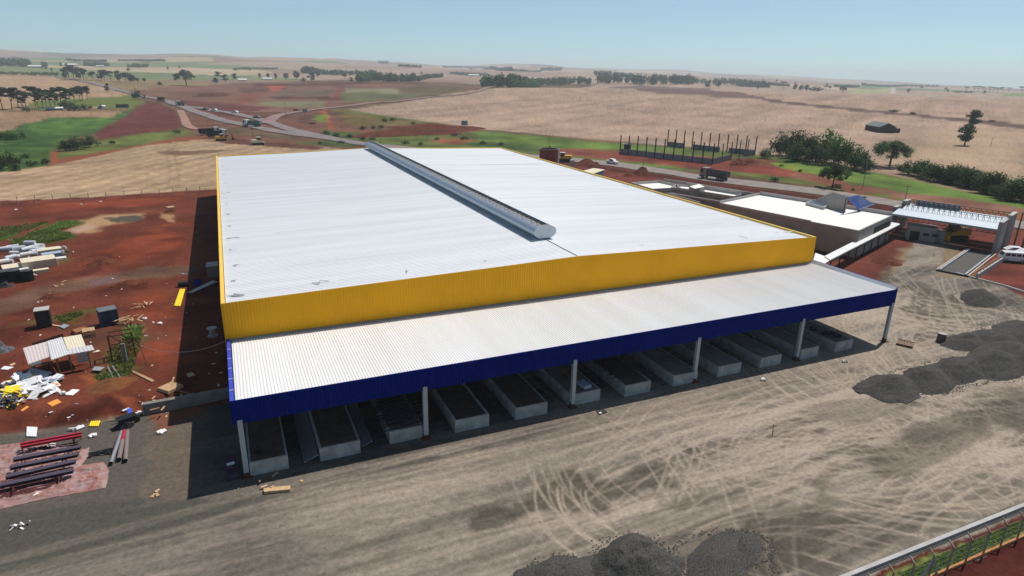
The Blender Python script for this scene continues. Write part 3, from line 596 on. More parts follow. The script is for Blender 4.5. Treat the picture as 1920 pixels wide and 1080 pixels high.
    # steel columns with rusty feet
    for i in range(6):
        x=i*BAY
        m=MB();a,b=.40,.20   # wide H column
        m.box(x-a/2,x+a/2,.02,.06,.12,CZ0+.4);m.box(x-a/2,x+a/2,.32,.36,.12,CZ0+.4);m.box(x-.02,x+.02,.06,.32,.12,CZ0+.4)
        c=m.build('column',mat('grey_column_paint',(.44,.47,.48),.5,0,.06,1.),wh)
        m=MB();m.box(x-a/2-.01,x+a/2+.01,.0,.38,.02,.45);m.box(x-.42,x+.42,-.2,.56,-.02,.08);m.build('column_base',rust,c)
    # loading docks, 12 concrete piers running back under the canopy
    D=[(.27,3.34),(5.96,9.44),(12.18,15.3),(18.35,21.8),(24.6,28.1),(30.9,34.5),(37.3,40.6),(43.6,46.9),(49.8,53.2),(56.2,59.4),(62.5,65.5),(68.4,71.5)]
    for i,(a,b) in enumerate(D):
        m=MB();H=1.3;t=.16;y0=.32 if i in (0,2,5,7,10) else .06;y0=.06
        if i==5 or i==2: y0=.45
        rim=i in (1,3,4,0)
        m.box(a,b,y0,y0+t,-.02,H);m.box(a,a+t,y0+t,13.6,-.02,H-.002);m.box(b-t,b,y0+t,13.6,-.02,H-.002)
        d=m.build('loading_dock',mat('dock_concrete',(.38,.38,.365),.9,0,.28,1.1,.3),wh)
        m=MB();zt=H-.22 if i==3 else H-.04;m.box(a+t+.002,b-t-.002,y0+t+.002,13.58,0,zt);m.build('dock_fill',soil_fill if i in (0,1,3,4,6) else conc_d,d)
        m=MB();m.bar((a+t/2,y0-.012,H+.006),(b-t/2,y0-.012,H+.006),.05,.05);m.build('edge_angle',galv,d)
warehouse()
# ------------------------------------------------------------------ trees
ORD=['first','second','third','fourth','fifth','sixth','seventh','eighth','ninth','tenth','eleventh','twelfth','thirteenth','fourteenth','fifteenth','sixteenth','seventeenth','eighteenth','nineteenth','twentieth']+['twenty-'+w for w in 'first second third fourth fifth sixth seventh eighth ninth'.split()]+['thirty-'+w for w in 'zeroth first second third fourth fifth sixth seventh eighth ninth'.split()]+['forty-'+w for w in 'zeroth first second third fourth fifth sixth seventh eighth ninth'.split()]
def leaf_cloud(lobes,n,size,seed,flat_=.0,skin=.45):
    """many small leaf faces spread through a set of ellipsoid lobes (cx,cy,cz,rx,ry,rz)"""
    g=np.random.default_rng(seed);Lb=np.array(lobes,float);vol=(Lb[:,3]*Lb[:,4]*Lb[:,5])**(2/3);pk=g.choice(len(Lb),n,p=vol/vol.sum())
    d=g.normal(size=(n,3));d/=np.linalg.norm(d,axis=1)[:,None];rr=g.random(n)**skin
    rr*=1+.16*g.normal(size=n)*(g.random(n)<.5)
    c=Lb[pk,:3]+d*Lb[pk,3:6]*rr[:,None]
    nrm=d*.8+g.normal(size=(n,3))*.6;nrm[:,2]+=.35;nrm/=np.linalg.norm(nrm,axis=1)[:,None]
    a=np.cross(nrm,g.normal(size=(n,3)));a/=np.linalg.norm(a,axis=1)[:,None];b=np.cross(nrm,a)
    s=size*(.55+.9*g.random(n))[:,None];e=.75
    V=np.stack([c-a*s-b*s*e,c+a*s-b*s*e*.6,c+a*s*.8+b*s*e,c-a*s*.7+b*s*e*.9],1).reshape(-1,3)
    return V,np.arange(4*n).reshape(-1,4)
def crown_mesh(name,lobes,n,size,seed,m,**k):
    V,Q=leaf_cloud(lobes,n,size,seed,**k);o=np_mesh(name,V,Q,m);me=o.data;bpy.data.objects.remove(o);return me
def trunk_mesh(h,r,limbs,seed):
    g=random.Random(seed);m=MB();p=Vector((0,0,-.3));q=Vector((g.uniform(-.15,.15)*h*.3,g.uniform(-.1,.1)*h*.3,h*.45));m.tube(p,q,r,r*.72,7);
    for (x,y,z) in limbs:
        mid=q.lerp(Vector((x,y,z)),.5)+Vector((g.uniform(-.3,.3),g.uniform(-.3,.3),.2));m.tube(q-Vector((0,0,.1)),mid,r*.5,r*.32,5);m.tube(mid,(x,y,z),r*.32,r*.1,5)
    o=m.build('trunk',bark);me=o.data;bpy.data.objects.remove(o);return me
def lobes_for(kind,seed):
    g=random.Random(seed);L_=[]
    if kind=='umbrella':   # unit height 1, wide flat-domed crown
        for i in range(24):
            a=g.uniform(0,6.28);r=g.uniform(.05,.50);s_=g.uniform(.10,.17);L_.append((r*math.cos(a),r*math.sin(a),.80-.9*r*r+g.uniform(-.20,.05),s_,s_,s_*.9))
        for i in range(8):
            a=g.uniform(0,6.28);r=g.uniform(.35,.52);L_.append((r*math.cos(a),r*math.sin(a),.46+g.uniform(-.1,.08),.10,.10,.08))
    elif kind=='round':
        for i in range(18):
            a=g.uniform(0,6.28);z=g.uniform(.25,.9);r=g.uniform(0,.30)*(1-abs(z-.55));s_=g.uniform(.09,.18);L_.append((r*math.cos(a),r*math.sin(a),z,s_,s_,s_*.85))
    elif kind=='tall':
        for i in range(20):
            z=g.uniform(.22,.93);r=g.uniform(.2,1)*(.26-.2*abs(z-.55)/.45);a=g.uniform(0,6.28);s_=g.uniform(.06,.13);L_.append((r*math.cos(a),r*math.sin(a),z,s_,s_,s_))
    elif kind=='pine':     # bare stem, layered flat crown
        for i in range(9):
            a=g.uniform(0,6.28);r=g.uniform(.05,.24);L_.append((r*math.cos(a),r*math.sin(a),.86+g.uniform(-.12,.08),.14,.14,.06))
        for i in range(3): a=g.uniform(0,6.28);L_.append((.13*math.cos(a),.13*math.sin(a),g.uniform(.5,.72),.10,.10,.045))
    elif kind=='bush':
        for i in range(18):
            a=g.uniform(0,6.28);r=g.uniform(0,.5);s_=g.uniform(.14,.28);L_.append((r*math.cos(a),r*math.sin(a),g.uniform(.12,.78)*(1-r*.9)+.08,s_,s_,s_*1.05))
    elif kind=='araucaria':
        for i in range(8): a=i*.785;L_.append((.26*math.cos(a),.26*math.sin(a),.93+.03*(i%2),.12,.12,.035))
        L_.append((0,0,.9,.12,.12,.05))
    return L_
PROTO={}
def proto(kind,var,dens,lm):
    key=(kind,var,dens)
    if key not in PROTO:
        lb=lobes_for(kind,hash((kind,var))%1 +var*7+len(kind));n={'hi':3000,'mid':1500,'lo':320}[dens];sz={'hi':.020,'mid':.028,'lo':.052}[dens]
        if kind=='umbrella' and dens=='hi': n=8000;sz=.013
        cm=crown_mesh('crown',lb,n,sz,var*31+len(kind),lm)
        if kind=='bush': tm=None
        else:
            g=random.Random(var);lim=[l[:3] for l in lb];g.shuffle(lim);tm=trunk_mesh(1,{'umbrella':.03,'pine':.018,'araucaria':.02,'round':.03,'tall':.02}[kind],lim[:{'umbrella':8,'pine':5,'araucaria':6,'round':4,'tall':2}[kind]],var)
        PROTO[key]=(cm,tm)
    return PROTO[key]
LM={'umbrella':leaf_d,'round':leaf_d,'tall':leaf_d,'pine':leaf_p,'bush':leaf_m,'araucaria':leaf_p}
def tree(px,py,hpx,kind,label,group=None,wide=1.,dens='mid',name=None,cat='tree',pos=None,lm=None):
    """hpx: height in the photograph's pixels"""
    P=np.array(spot(px,py)) if pos is None else np.array(pos);h=hpx*depth(P)/F
    var=random.randrange(4);cm,tm=proto(kind,var,dens,lm or LM[kind])
    t=thing(name or {'pine':'pine_tree','araucaria':'araucaria_tree','bush':'shrub'}.get(kind,'tree'),label,cat,P,random.uniform(0,6.28),group)
    t.scale=(h*wide,h*wide,h)
    c=bpy.data.objects.new('foliage' if kind=='bush' else 'crown',cm);C.objects.link(c);c.parent=t
    if tm is not None: c=bpy.data.objects.new('trunk',tm);C.objects.link(c);c.parent=t
    return t
tree(1667,312,53,'umbrella','tall spreading tree with a wide umbrella crown at the foot of the stubble field',wide=1.3,dens='hi')
tree(1561,352,48,'umbrella','dark spreading tree on red soil beside the road, above the office block',wide=1.05,dens='hi')
tree(1807,273,40,'round','loose lone tree in the stubble field, lower right of the darker leaning one',wide=1.25,dens='mid')
tree(1823,241,34,'round','dark lone tree high in the stubble field with a side branch',wide=1.35,dens='mid')
tree(1433,297,22,'bush','small round shrub left of the dense thicket on the field edge',wide=1.2,dens='mid')
k=0
for px,py,h,wd in ((1462,292,38,1.2),(1482,296,44,1.0),(1503,299,46,1.0),(1522,302,42,1.1),(1545,303,50,1.0),(1565,308,44,1.1),(1588,313,42,1.1),(1606,318,40,1.2),(1530,308,36,1.2),(1490,302,34,1.3),(1617,323,26,1.4)):
    tree(px,py,h*1.35,'bush',ORD[k]+' leafy tree from the left in the dark thicket at the field edge','trees of the dark thicket',wd*.72,'mid','tree',lm=leaf_d);k+=1
k=0
for i in range(19):
    u=i/18;px=1702+u*235;py=326+u*58+random.uniform(-3,3)
    tree(px,py,36+12*u+random.uniform(-6,9),'bush',ORD[k]+' bush from the left in the long green hedge below the right-hand field','bushes of the long hedge',1.05,'mid',lm=leaf_m if i%3 else leaf_d);k+=1
k=0
for i in range(12):
    u=i/11;tree(1770+u*165,342+u*40,14,'bush',ORD[k]+' low shrub from the left in the clipped row in front of the long hedge','low shrubs in front of the hedge',1.8,'lo',lm=leaf_d);k+=1
# left: pines behind the green field
k=0
for px,py,h in ((6,205,38),(22,206,40),(34,204,32),(50,202,28),(66,200,36),(72,203,24),(86,202,34),(97,201,30),(104,207,30),(115,200,34),(124,201,26),(133,196,26),(142,194,28),(150,191,24),(156,190,26),(164,188,22),(44,208,24),(80,205,32)):
    tree(px,py,h+2,'pine',ORD[k]+' pine from the left in the row behind the bright green field','pines behind the green field',1.2,'mid');k+=1
k=0
for px,py,h in ((122,148,18),(131,150,26),(139,149,20),(150,150,22),(158,151,22),(173,151,16),(190,151,20),(197,152,20),(208,152,18),(222,153,20),(226,154,16),(236,155,18),(246,156,20),(258,158,12),(271,157,10)):
    tree(px,py,h,'pine' if k%3 else 'tall',ORD[k]+' tree from the left in the row along the road to the horizon','trees along the road to the horizon',1.4,'lo');k+=1
tree(350,160,30,'umbrella','large dark many-stemmed tree standing alone near the horizon',wide=1.3,dens='mid')
for px,py,h,kd,wd,lb in ((202,173,16,'tall',1.2,'small dark tree on the verge below the road row'),(257,186,20,'bush',1.3,'tall shrub beside the dark signboard'),(300,160,8,'bush',1.5,'bush right of the roadside row'),(405,157,11,'round',1.6,'bushy tree left of the white farmhouse'),(422,154,14,'round',1.3,'darker tree beside the farmhouse'),(440,150,12,'round',1.3,'tree above the farmhouse roof'),
  (487,146,9,'round',1.3,'left tree of the pair below the pale field'),(503,147,10,'round',1.3,'right tree of the pair below the pale field'),(536,149,13,'tall',1.6,'slender tree left of the red tracks'),(557,149,16,'tall',1.7,'tall dark tree above the red lots'),(569,153,9,'bush',1.2,'low tree touching the red lots'),(585,153,16,'tall',1.7,'dense tall tree right of the tall dark one'),
  (659,154,9,'round',1.6,'small tree at the left end of the wood'),(1367-1035,206,1,'bush',1,'')):
    if lb: tree(px,py,h,kd,lb,wide=wd,dens='lo')
# left: thick bushes in the green field
for px,py,h,wd,lb in ((122,283,24,1.2,'left part of the big bush clump at the corner of the green field'),(145,281,30,1.2,'big dark bush in the middle of the clump at the field corner'),(168,276,26,1.1,'right bush of the clump beside the ploughed red plot'),(212,270,8,2.,'flat bush below the ploughed red plot'),(331,250,10,1.2,'bush at the lower tip of the red plot'),
  (22,262,20,1.9,'broad bush at the left edge of the green field'),(-12,262,24,1.6,'big bush cut by the left picture edge, field side'),(40,258,14,1.2,'small bush in the green field'),(18,316,40,.8,'dark tree at the lower left corner of the green field'),(2,320,44,.8,'tall dark tree at the left edge above the stubble'),(48,296,12,1.7,'low bush by the green strip'),(62,312,14,1.6,'bush left of the dirt track end'),(85,308,14,1.4,'bush touching the dirt track end'),(30,320,16,1.8,'shadowy hedge bush at the stubble edge'),
  (50,210,12,1.1,'round bush in front of the pines'),(136,208,17,1.6,'dense bush in front of the pine row'),(160,207,15,1.6,'dense bush right of the pine row'),(188,204,9,1.3,'low bush beside the white sheds'),(125,204,20,1.0,'bush among the pine trunks')):
    tree(px,py,h,'bush',lb,None,wd,'mid' if h>18 else 'lo','bush','bush',lm=leaf_d)
# the two trees on the ridge, the ones on the skyline at the right
tree(1327,165,13,'tall','left one of two dark trees on the ridge','two trees on the ridge',2.2,'lo');tree(1347,164,13,'tall','right one of two dark trees on the ridge','two trees on the ridge',1.9,'lo')
k=0
for px,py,h in ((1468,167,13),(1826,172,10),(1834,172,10),(1842,172,9),(1855,173,10),(1863,173,9),(1870,174,9),(1878,173,9),(1891,174,9),(1811,173,10),(1915,175,12)):
    tree(px,py,h,'araucaria',ORD[k]+' flat-topped araucaria from the left on the right-hand skyline','araucarias on the skyline',1.3,'lo');k+=1
for px,py,h,kd,wd,lb in ((1490,170,14,'tall',1.2,'dark narrow tree at the left of the copse on the far field'),(1500,170,10,'round',1.6,'copse tree next to the narrow one'),(1512,171,12,'round',1.5,'middle tree of the far copse'),(1525,171,11,'bush',1.6,'bushy tree inside the far copse'),(1536,171,10,'bush',1.4,'right end of the far copse'),(1548,171,9,'araucaria',1.2,'flat-topped tree right of the copse'),(1555,170,9,'pine',1.2,'thin pine right of the copse'),(1580,174,13,'umbrella',1.1,'small umbrella tree beside the striped plot'),
   (1773,169,6,'tall',1.6,'tiny lone tree on the far plain'),(1795,174,5,'bush',3,'low hedge under the skyline araucarias'),(1815,175,6,'bush',2.5,'dark low hedge right of it'),(1675,210,6,'bush',3,'flat green bush beside the brown strip'),(1710,215,7,'bush',1.5,'round bush beside the brown strip'),(1860,228,4,'bush',3,'pale low bush right of the lone tree'),
   (30,247,0,'bush',1,'')):
    if lb: tree(px,py,h,kd,lb.replace('right of it','right of the skyline pines'),None,wd,'lo')
# wild shrubs between the junction and the warehouse
for i,(px,py,h,wd) in enumerate(((612,252,9,2.),(630,256,9,2.),(655,258,8,2.2),(680,262,7,2.2),(700,262,6,2.2),(680,243,8,2.),(700,241,7,2.),(715,240,7,2),(722,228,8,2.),(735,227,8,2.),(775,233,6,2),(585,233,5,2.),(760,270,8,2.),(790,272,7,2.),(820,262,6,2.),(850,255,7,2.),(870,262,8,2),(905,270,7,2.2),(940,272,7,2.2),(640,268,6,2.2),(600,270,6,2.),(1500,322,6,2.),(1465,312,5,2.),(1620,372,5,2.4),(1452,340,10,1.6),(1600,357,5,2.),(1570,352,9,2.2))):
    tree(px,py,h,'bush',ORD[i]+' low wild shrub, '+('counted in the green strip between the road junction and the warehouse' if px<960 else 'on the red verge beyond the road'),'wild shrubs '+('near the junction' if px<960 else 'beyond the road'),wd,'lo','shrub','shrub')
# ------------------------------------------------------------------ woods far away (each reads as one mass)
def make_wood(label,pts,hpx,width=1.,n=None,lm=leaf_d,seed=0,dist=None,dep_=60.):
    """pts: base line in the photograph; trees 12-20 m tall fill a belt behind it"""
    g=np.random.default_rng(seed+3);P=[np.array(spot(a,b)) for a,b in pts];
    seg=[np.linalg.norm(P[i+1]-P[i]) for i in range(len(P)-1)];L_=sum(seg);Dm=np.mean([depth(p) for p in P]);H=hpx*Dm/F
    N=int(min(420,max(25,L_/(H*.40))*2.2));cs=[]
    for i in range(N):
        s=g.random()*L_;j=0
        while j<len(seg)-1 and s>seg[j]: s-=seg[j];j+=1
        p=P[j]+(P[j+1]-P[j])*min(1,s/seg[j]);dr=p-CAM;dr[2]=0;dr/=np.linalg.norm(dr)
        q=p+dr*g.random()*dep_;z=float(T(q[0],q[1]));r=H*g.uniform(.22,.40)
        hh=H*g.uniform(.62,1.08);cs.append((q[0],q[1],z+hh*.55,r,r,hh*.5))
    n=n or min(30000,N*75);V,Q=leaf_cloud(cs,n,H*.075,seed,skin=.35)
    c0=V.mean(0);o=np_mesh('woodland',V-c0,Q,lm);o.location=c0;tag(o,label,None,None,'stuff');return o
WOODS=[('dark wood in the valley right of the red lots',[(905,163),(960,165),(1010,163),(1060,160),(1105,160)],17),
 ('second bank of the valley wood',[(1120,158),(1160,159),(1220,160),(1300,159)],18),
 ('long wooded slope on the horizon',[(1225,152),(1300,156),(1380,160),(1440,165)],12),
 ('square plantation on the horizon hill',[(1115,142),(1150,145),(1185,146)],9),
 ('plantation in front of the far hills',[(672,155),(700,152),(740,154),(778,155)],16),
 ('low wood left of the plantation',[(710,150),(780,152),(830,145)],8),
 ('thin wood below the pale hill',[(568,136),(600,140),(650,142),(705,140)],9),
 ('young plantation at mid left of the horizon',[(566,138),(588,138)],12),
 ('wood line at the far left',[(0,124),(20,125),(40,125),(56,125)],13),
 ('wood line on the left horizon',[(125,114),(160,116),(200,117)],5),
 ('hedge line on the left horizon',[(220,115),(260,115),(310,116)],4),
 ('dark copse below the left horizon',[(160,124),(180,124),(205,125)],7),('copse in the pale fields at the left',[(240,127),(275,127)],7),
 ('small copse at left',[(80,125),(88,125)],7),('scattered scrub under the left horizon',[(0,140),(60,142),(110,143)],5),
 ('far plantation on the horizon at centre',[(710,119),(728,120)],5),('dark hedge at the centre horizon',[(746,126),(790,128)],5),('blue far wood at the centre',[(830,127),(912,128)],3.5),
 ('horizon wood right of centre',[(880,128),(930,132),(960,134)],6),('horizon plantation block',[(1014,133),(1055,133)],6),('far wood at the right',[(960,134),(1015,134)],4),
 ('far wood in the hazy plain',[(1440,160),(1480,163)],6),('far trees in the haze',[(1565,163),(1610,164)],5),('hazy wood at far right',[(1615,160),(1700,162),(1760,163)],4),
 ('low trees along the left road field',[(60,140),(110,141)],4),('thin wood above the farm',[(435,133),(470,131),(520,131)],4),('trees on the pale hill',[(845,140),(870,141),(915,142)],5),('copse beside the white barn',[(860,141),(912,144)],5)]
for i,(lb,pts,h) in enumerate(WOODS): make_wood(lb,pts,h,seed=i,dep_=90 if h>10 else 50)
# scattered skyline trees far away
gg=random.Random(4)
for i in range(46):
    px=gg.uniform(10,1900);e=115+40*px/1920;py=e+gg.uniform(4,24)
    P=spot(px,py)
    if depth(P)<1300: continue
    h=gg.uniform(7,13);tree(0,0,h*F/depth(P),'round',ORD[i]+' small hazy tree far off in the fields','distant field trees',gg.uniform(1.,1.8),'lo',pos=P)
# grass and weeds growing on the left site
def tufts(label,P,n,h,seed,name='weeds',m=leaf_y):
    g=np.random.default_rng(seed);W=wpoly(P);lo=W.min(0);hi=W.max(0);q=g.uniform(lo,hi,(n*3,2));q=q[sdist(q[:,0],q[:,1],W)>-.1][:n];k=len(q)
    z=T(q[:,0],q[:,1]);hh=h*g.uniform(.4,1.2,k)*(.4+.9*vn(q[:,0]*.8,q[:,1]*.8,seed));c=np.stack([q[:,0],q[:,1],z],1)
    a=g.uniform(0,6.28,k);w_=.05+.08*g.random(k);dx=np.stack([np.cos(a)*w_,np.sin(a)*w_,0*a],1);tp=c+np.stack([g.normal(0,.5,k)*hh,g.normal(0,.5,k)*hh,hh],1)
    V=np.stack([c-dx,c+dx,tp+dx*.5,tp-dx*.5],1).reshape(-1,3);c0=V.mean(0);o=np_mesh(name,V-c0,np.arange(4*k).reshape(-1,4),m);o.location=c0;tag(o,label,None,None,'stuff');return o
tufts('thick patch of green weeds on the red site',[(22,455),(70,434),(134,440),(122,448),(60,460),(28,461)],7000,.55,1)
tufts('smaller green weed patch above it',[(82,431),(112,416),(142,414),(140,424),(100,432)],2600,.35,2)
tufts('thin weeds near the left edge',[(0,427),(60,420),(92,416),(50,432),(0,445)],1200,.3,3)
tufts('weeds growing round the rusty frame',[(200,660),(225,645),(262,628),(262,648),(248,690),(206,690)],800,.35,4)
tufts('bright bush of weeds behind the rusty frame',[(240,622),(258,618),(262,635),(244,640)],900,.9,5)
tufts('weeds beside the sand heap',[(178,706),(205,700),(245,694),(243,704),(185,716)],350,.35,6)
tufts('weeds in front of the site toilet',[(104,594),(150,584),(152,592),(118,606)],400,.25,7)
tufts('grass strip along the concrete gutter',[(1690,1079),(1919,975),(1919,992),(1735,1079)],3500,.12,8,'grass',leaf_y)
# ------------------------------------------------------------------ roads
def ribbon(name,px,wd,mt,off=.07,label=None):
    P=[np.array(spot(a,b))[:2] for a,b in px];pts=[]
    for i in range(len(P)-1):
        p0=P[max(0,i-1)];p1=P[i];p2=P[i+1];p3=P[min(len(P)-1,i+2)];n=max(4,int(np.linalg.norm(p2-p1)/3));n=min(n,60)
        for k in range(n):
            t=k/n;pts.append(.5*((2*p1)+(-p0+p2)*t+(2*p0-5*p1+4*p2-p3)*t*t+(-p0+3*p1-3*p2+p3)*t**3))
    pts.append(P[-1]);pts=np.array(pts);tg=np.gradient(pts,axis=0);tg/=np.linalg.norm(tg,axis=1)[:,None]+1e-9;nm=np.stack([-tg[:,1],tg[:,0]],1)
    cs=np.linspace(-.5,.5,5);V=[]
    for c in cs:
        e=(abs(c)==.5)*(vn(pts[:,0]*.3,pts[:,1]*.3,int(c*10)+5)-.5)*.12
        q=pts+nm*((c+e*np.sign(c))*wd)[:,None];z=T(q[:,0],q[:,1]);d=np.hypot(q[:,0]-CAM[0],q[:,1]-CAM[1]);V.append(np.stack([q[:,0],q[:,1],z+off+.0007*d-(.05 if abs(c)==.5 else 0)],1))
    V=np.stack(V,1).reshape(-1,3);n=len(pts);i=np.arange(n-1)[:,None]*5;j=np.arange(4)[None,:]
    Q=np.stack([i+j,i+j+1,i+5+j+1,i+5+j],-1).reshape(-1,4)[:,::-1];o=np_mesh(name,V,Q,mt);tag(o,label,None,None,'structure');return o
dirt=mat('orange_dirt_track',(.33,.13,.065),.98,0,.15,.3)
roadm=mat('dusty_road',(.20,.165,.15),.95,0,.14,.35,col2=(.275,.235,.20),stretch=(1,1,1),detail=8)
roadf=mat('far_road',(.20,.165,.16),.95,0,.15,.08)
ribbon('road',[(900,285),(1045,297.5),(1120,305),(1200,315.5),(1335,336),(1450,349.5),(1560,363.5),(1700,385),(1800,402),(1919,423),(2060,452)],9.6,roadm)
ribbon('road',[(900,292),(700,272.5),(617,260),(555,252),(505,244),(467,236),(417,226),(380,214),(352,204),(325,193),(300,187),(265,180),(225,170),(180,158),(140,149),(105,144)],8.5,roadf,.09)
ribbon('road',[(620,260),(592,254),(555,246),(517,234),(486,224),(442,214),(380,204),(340,199),(318,193)],8,roadf,.12)
ribbon('road',[(500,232),(512,222),(524,216.5),(555,211),(617,203),(700,193),(800,183),(900,170),(960,160)],8,mat('pink_dusty_road',(.24,.155,.135),.95,0,.15,.08),.15)
ribbon('road',[(450,211),(480,210.5),(517,210.5),(560,210)],5,mat('pink_dusty_road',None),.1)
ribbon('path',[(338,208),(345,222),(350,234),(362,241),(385,244)],5,mat('pale_dirt_track',(.30,.17,.125),.98,0,.2,.1),.1)
# ------------------------------------------------------------------ helpers for things standing where the photograph shows them
def zfor(P,py):
    lo,hi=-5,80
    for _ in range(40):
        m=(lo+hi)/2;d=np.array([P[0],P[1],m])-CAM;z=d@W_;y=540-F*(d@U_)/z
        if y>py: lo=m
        else: hi=m
    return m
def ring(px,z): return [tuple(flat(a,b,z)[:2]) for a,b in px]
def prism_xy(m,P,z0,z1,mi=0,c0=(0,0)):
    A=sum(P[i][0]*P[(i+1)%len(P)][1]-P[(i+1)%len(P)][0]*P[i][1] for i in range(len(P)))
    if A<0:P=P[::-1]
    return m.prism([(p[0]-c0[0],p[1]-c0[1]) for p in P],z0,z1,'z',None,mi)
def wall_seg(m,a,b,t,z0,z1,c0=(0,0)):
    a=np.array(a)-c0;b=np.array(b)-c0;d=(b-a)/np.linalg.norm(b-a);n=np.array([-d[1],d[0]])*t/2
    return prism_xy(m,[tuple(a-n),tuple(b-n),tuple(b+n),tuple(a+n)],z0,z1)
# ------------------------------------------------------------------ office block beside the warehouse
def office():
    fp=ring([(1348,380),(1521,414),(1613,431)],5.5);d=np.array(ring([(1674,403)],5.5)[0]);bk=np.array(ring([(1424,364)],5.5)[0])
    poly=[np.array(p) for p in fp]+[d,bk];c=sum(poly)/5
    t=thing('office_block','low office block of bare grey render with big white flat roof between warehouse and gate','office building',(c[0],c[1],0))
    P=[tuple(p-c) for p in poly]
    m=MB();prism_xy(m,P,0,5.2);m.build('wall',office_wall,t)
    m=MB();Q=[tuple(np.array(p)*.995) for p in P];prism_xy(m,Q,5.19,5.34);r=m.build('roof',office_roof,t)
    m=MB()
    for a,b,z in ((0,1,5.55),(1,2,5.36),(2,3,5.46),(3,4,6.15),(4,0,5.9)):
        A=np.array(P[a])*.992;B=np.array(P[b])*.992;wall_seg(m,A,B,.2,5.15,z)
    m.build('parapet',conc_l,t)
    A=np.array(P[2]);B=np.array(P[3]);dr=(B-A)/np.linalg.norm(B-A);n=np.array([dr[1],-dr[0]])
    m=MB();wall_seg(m,A+dr*9+n*.01,A+dr*19.5+n*.01,.06,3.1,4.5);m.build('window',dark,t)
    # notch of the front wall and a lower strip of roof beside it
    m=MB();A=np.array(P[0]);B=np.array(P[1]);e=(B-A)/np.linalg.norm(B-A);nn=np.array([e[1],-e[0]])
    m=MB();wall_seg(m,A+nn*.9,B+nn*.9,1.7,2.7,2.9);m.build('canopy_slab',conc_l,t)
    # small raised box with a dark tank cover, wedge with the tilted solar roof
    bx=ring([(1511,379),(1529,373),(1560,381),(1545,388)],6.0);m=MB();prism_xy(m,bx,5.3,5.95,0,c);m.build('roof_box',conc_l,t)
    m=MB();prism_xy(m,[tuple(np.array(bx[0])*.85+np.mean(bx,0)*.15)]+[tuple(np.array(q)*.85+np.mean(bx,0)*.15) for q in bx[1:]],5.9,5.98,0,c);m.build('box_cover',navy,t)
    a=np.array(ring([(1540,388)],5.4)[0])-c;b=np.array(ring([(1585,398)],5.4)[0])-c;cc=np.array(ring([(1618,391)],5.4)[0])-c
    h=zfor(np.append(b+c,0),369)
    w_=np.array([.30,.95])*5.5
    m=MB();m.add([(a[0],a[1],5.3),(b[0],b[1],5.3),(b[0],b[1],h),(a[0]+w_[0],a[1]+w_[1],5.3),(b[0]+w_[0],b[1]+w_[1],5.3),(b[0]+w_[0],b[1]+w_[1],h)],[(0,1,2),(5,4,3),(0,3,4,1),(1,4,5,2),(0,2,5,3)])
    m.build('stair_wedge',conc,t)
    TL=flat(1587,370,h+.15)-np.append(c,0);TR=flat(1610,365.5,h+.15)-np.append(c,0);BR=flat(1639,383,5.9)-np.append(c,0);BL=flat(1612,393,5.9)-np.append(c,0)
    m=MB();dn=np.array([0,0,-.18]);vs=[TL,TR,BR,BL]+[v+dn for v in (TL,TR,BR,BL)];m.add(vs,[(3,2,1,0),(4,5,6,7),(0,1,5,4),(1,2,6,5),(2,3,7,6),(3,0,4,7)]);s=m.build('solar_roof',solar,t)
    m=MB();
    for k in range(9):
        u=k/8;m.bar(TL*(1-u)+TR*u+[0,0,.02],BL*(1-u)+BR*u+[0,0,.02],.05,.05)
    m.bar(BL,BR,.15,.2);m.build('frame',mat('pale_blue_metal',(.35,.42,.6),.4,.3),s)
    m=MB();m.bar(BL+[0,0,-.2],(BL[0],BL[1],5.3),.15);m.bar(TL+[0,0,-.2],(TL[0],TL[1],5.3),.15);m.build('post',steel,t)
    # covered walkway
    wa=ring([(1546,480),(1557,487)],3.2);wb=ring([(1688,420),(1675,415)],3.2);wc=np.mean(wa+wb,0)
    t=thing('covered_walkway','long narrow white roof on thin posts running from the warehouse corner to the gate','walkway',(wc[0],wc[1],0))
    m=MB();prism_xy(m,[wa[0],wa[1],wb[0],wb[1]],3.02,3.2,0,wc);m.build('roof',canopy_white,t)
    q=ring([(1529,474),(1546,480),(1557,487),(1542,497),(1524,491)],3.0);m=MB();prism_xy(m,q,2.9,3.0,0,wc);m.build('roof',canopy_white,t)
    A0=(np.array(wa[1]));B0=np.array(wb[0]);dd=B0-A0
    for k in range(9):
        p=A0+dd*(k+.3)/9.2-wc;m=MB();m.box(p[0]-.07,p[0]+.07,p[1]-.07+.3,p[1]+.07+.3,-.05,3.02);m.build('post',steel,t)
    m=MB();m.bar((*(A0-wc),2.85),(*(B0-wc),2.85),.12,.3);A1=np.array(wa[0])-wc;B1=np.array(wb[1])-wc;m.bar((*A1,2.85),(*B1,2.85),.12,.3);m.build('beam',steel,t)
    # unfinished annex with several roofless rooms
    c=np.array(ring([(1300,355)],4.6)[0])
    t=thing('service_annex','low unfinished rooms with white flat roofs and bare concrete parapets behind the warehouse edge','annex building',(c[0],c[1],0))
    def block_(px,z,par,nm='wall',roof=True):
        P=ring(px,z);m=MB();prism_xy(m,P,0,z-par,0,c);m.build(nm,office_wall,t)
        Pc=np.mean(P,0);Q=[tuple(np.array(p)*.985+Pc*.015) for p in P]
        if roof: m=MB();prism_xy(m,Q,z-par-.01,z-par+.05,0,c);m.build('roof',office_roof,t)
        m=MB()
        for i in range(len(P)):
            A=np.array(P[i])*.985+Pc*.015;B=np.array(P[(i+1)%len(P)])*.985+Pc*.015;wall_seg(m,A,B,.18,z-par-.02,z,c)
        m.build('parapet',conc_l,t)
    block_([(1183,342),(1236,338),(1268,345),(1276,351),(1224,354)],4.6,.7)
    block_([(1258,350),(1301,356),(1377,368),(1392,363),(1322,348),(1268,345)],4.6,.6)
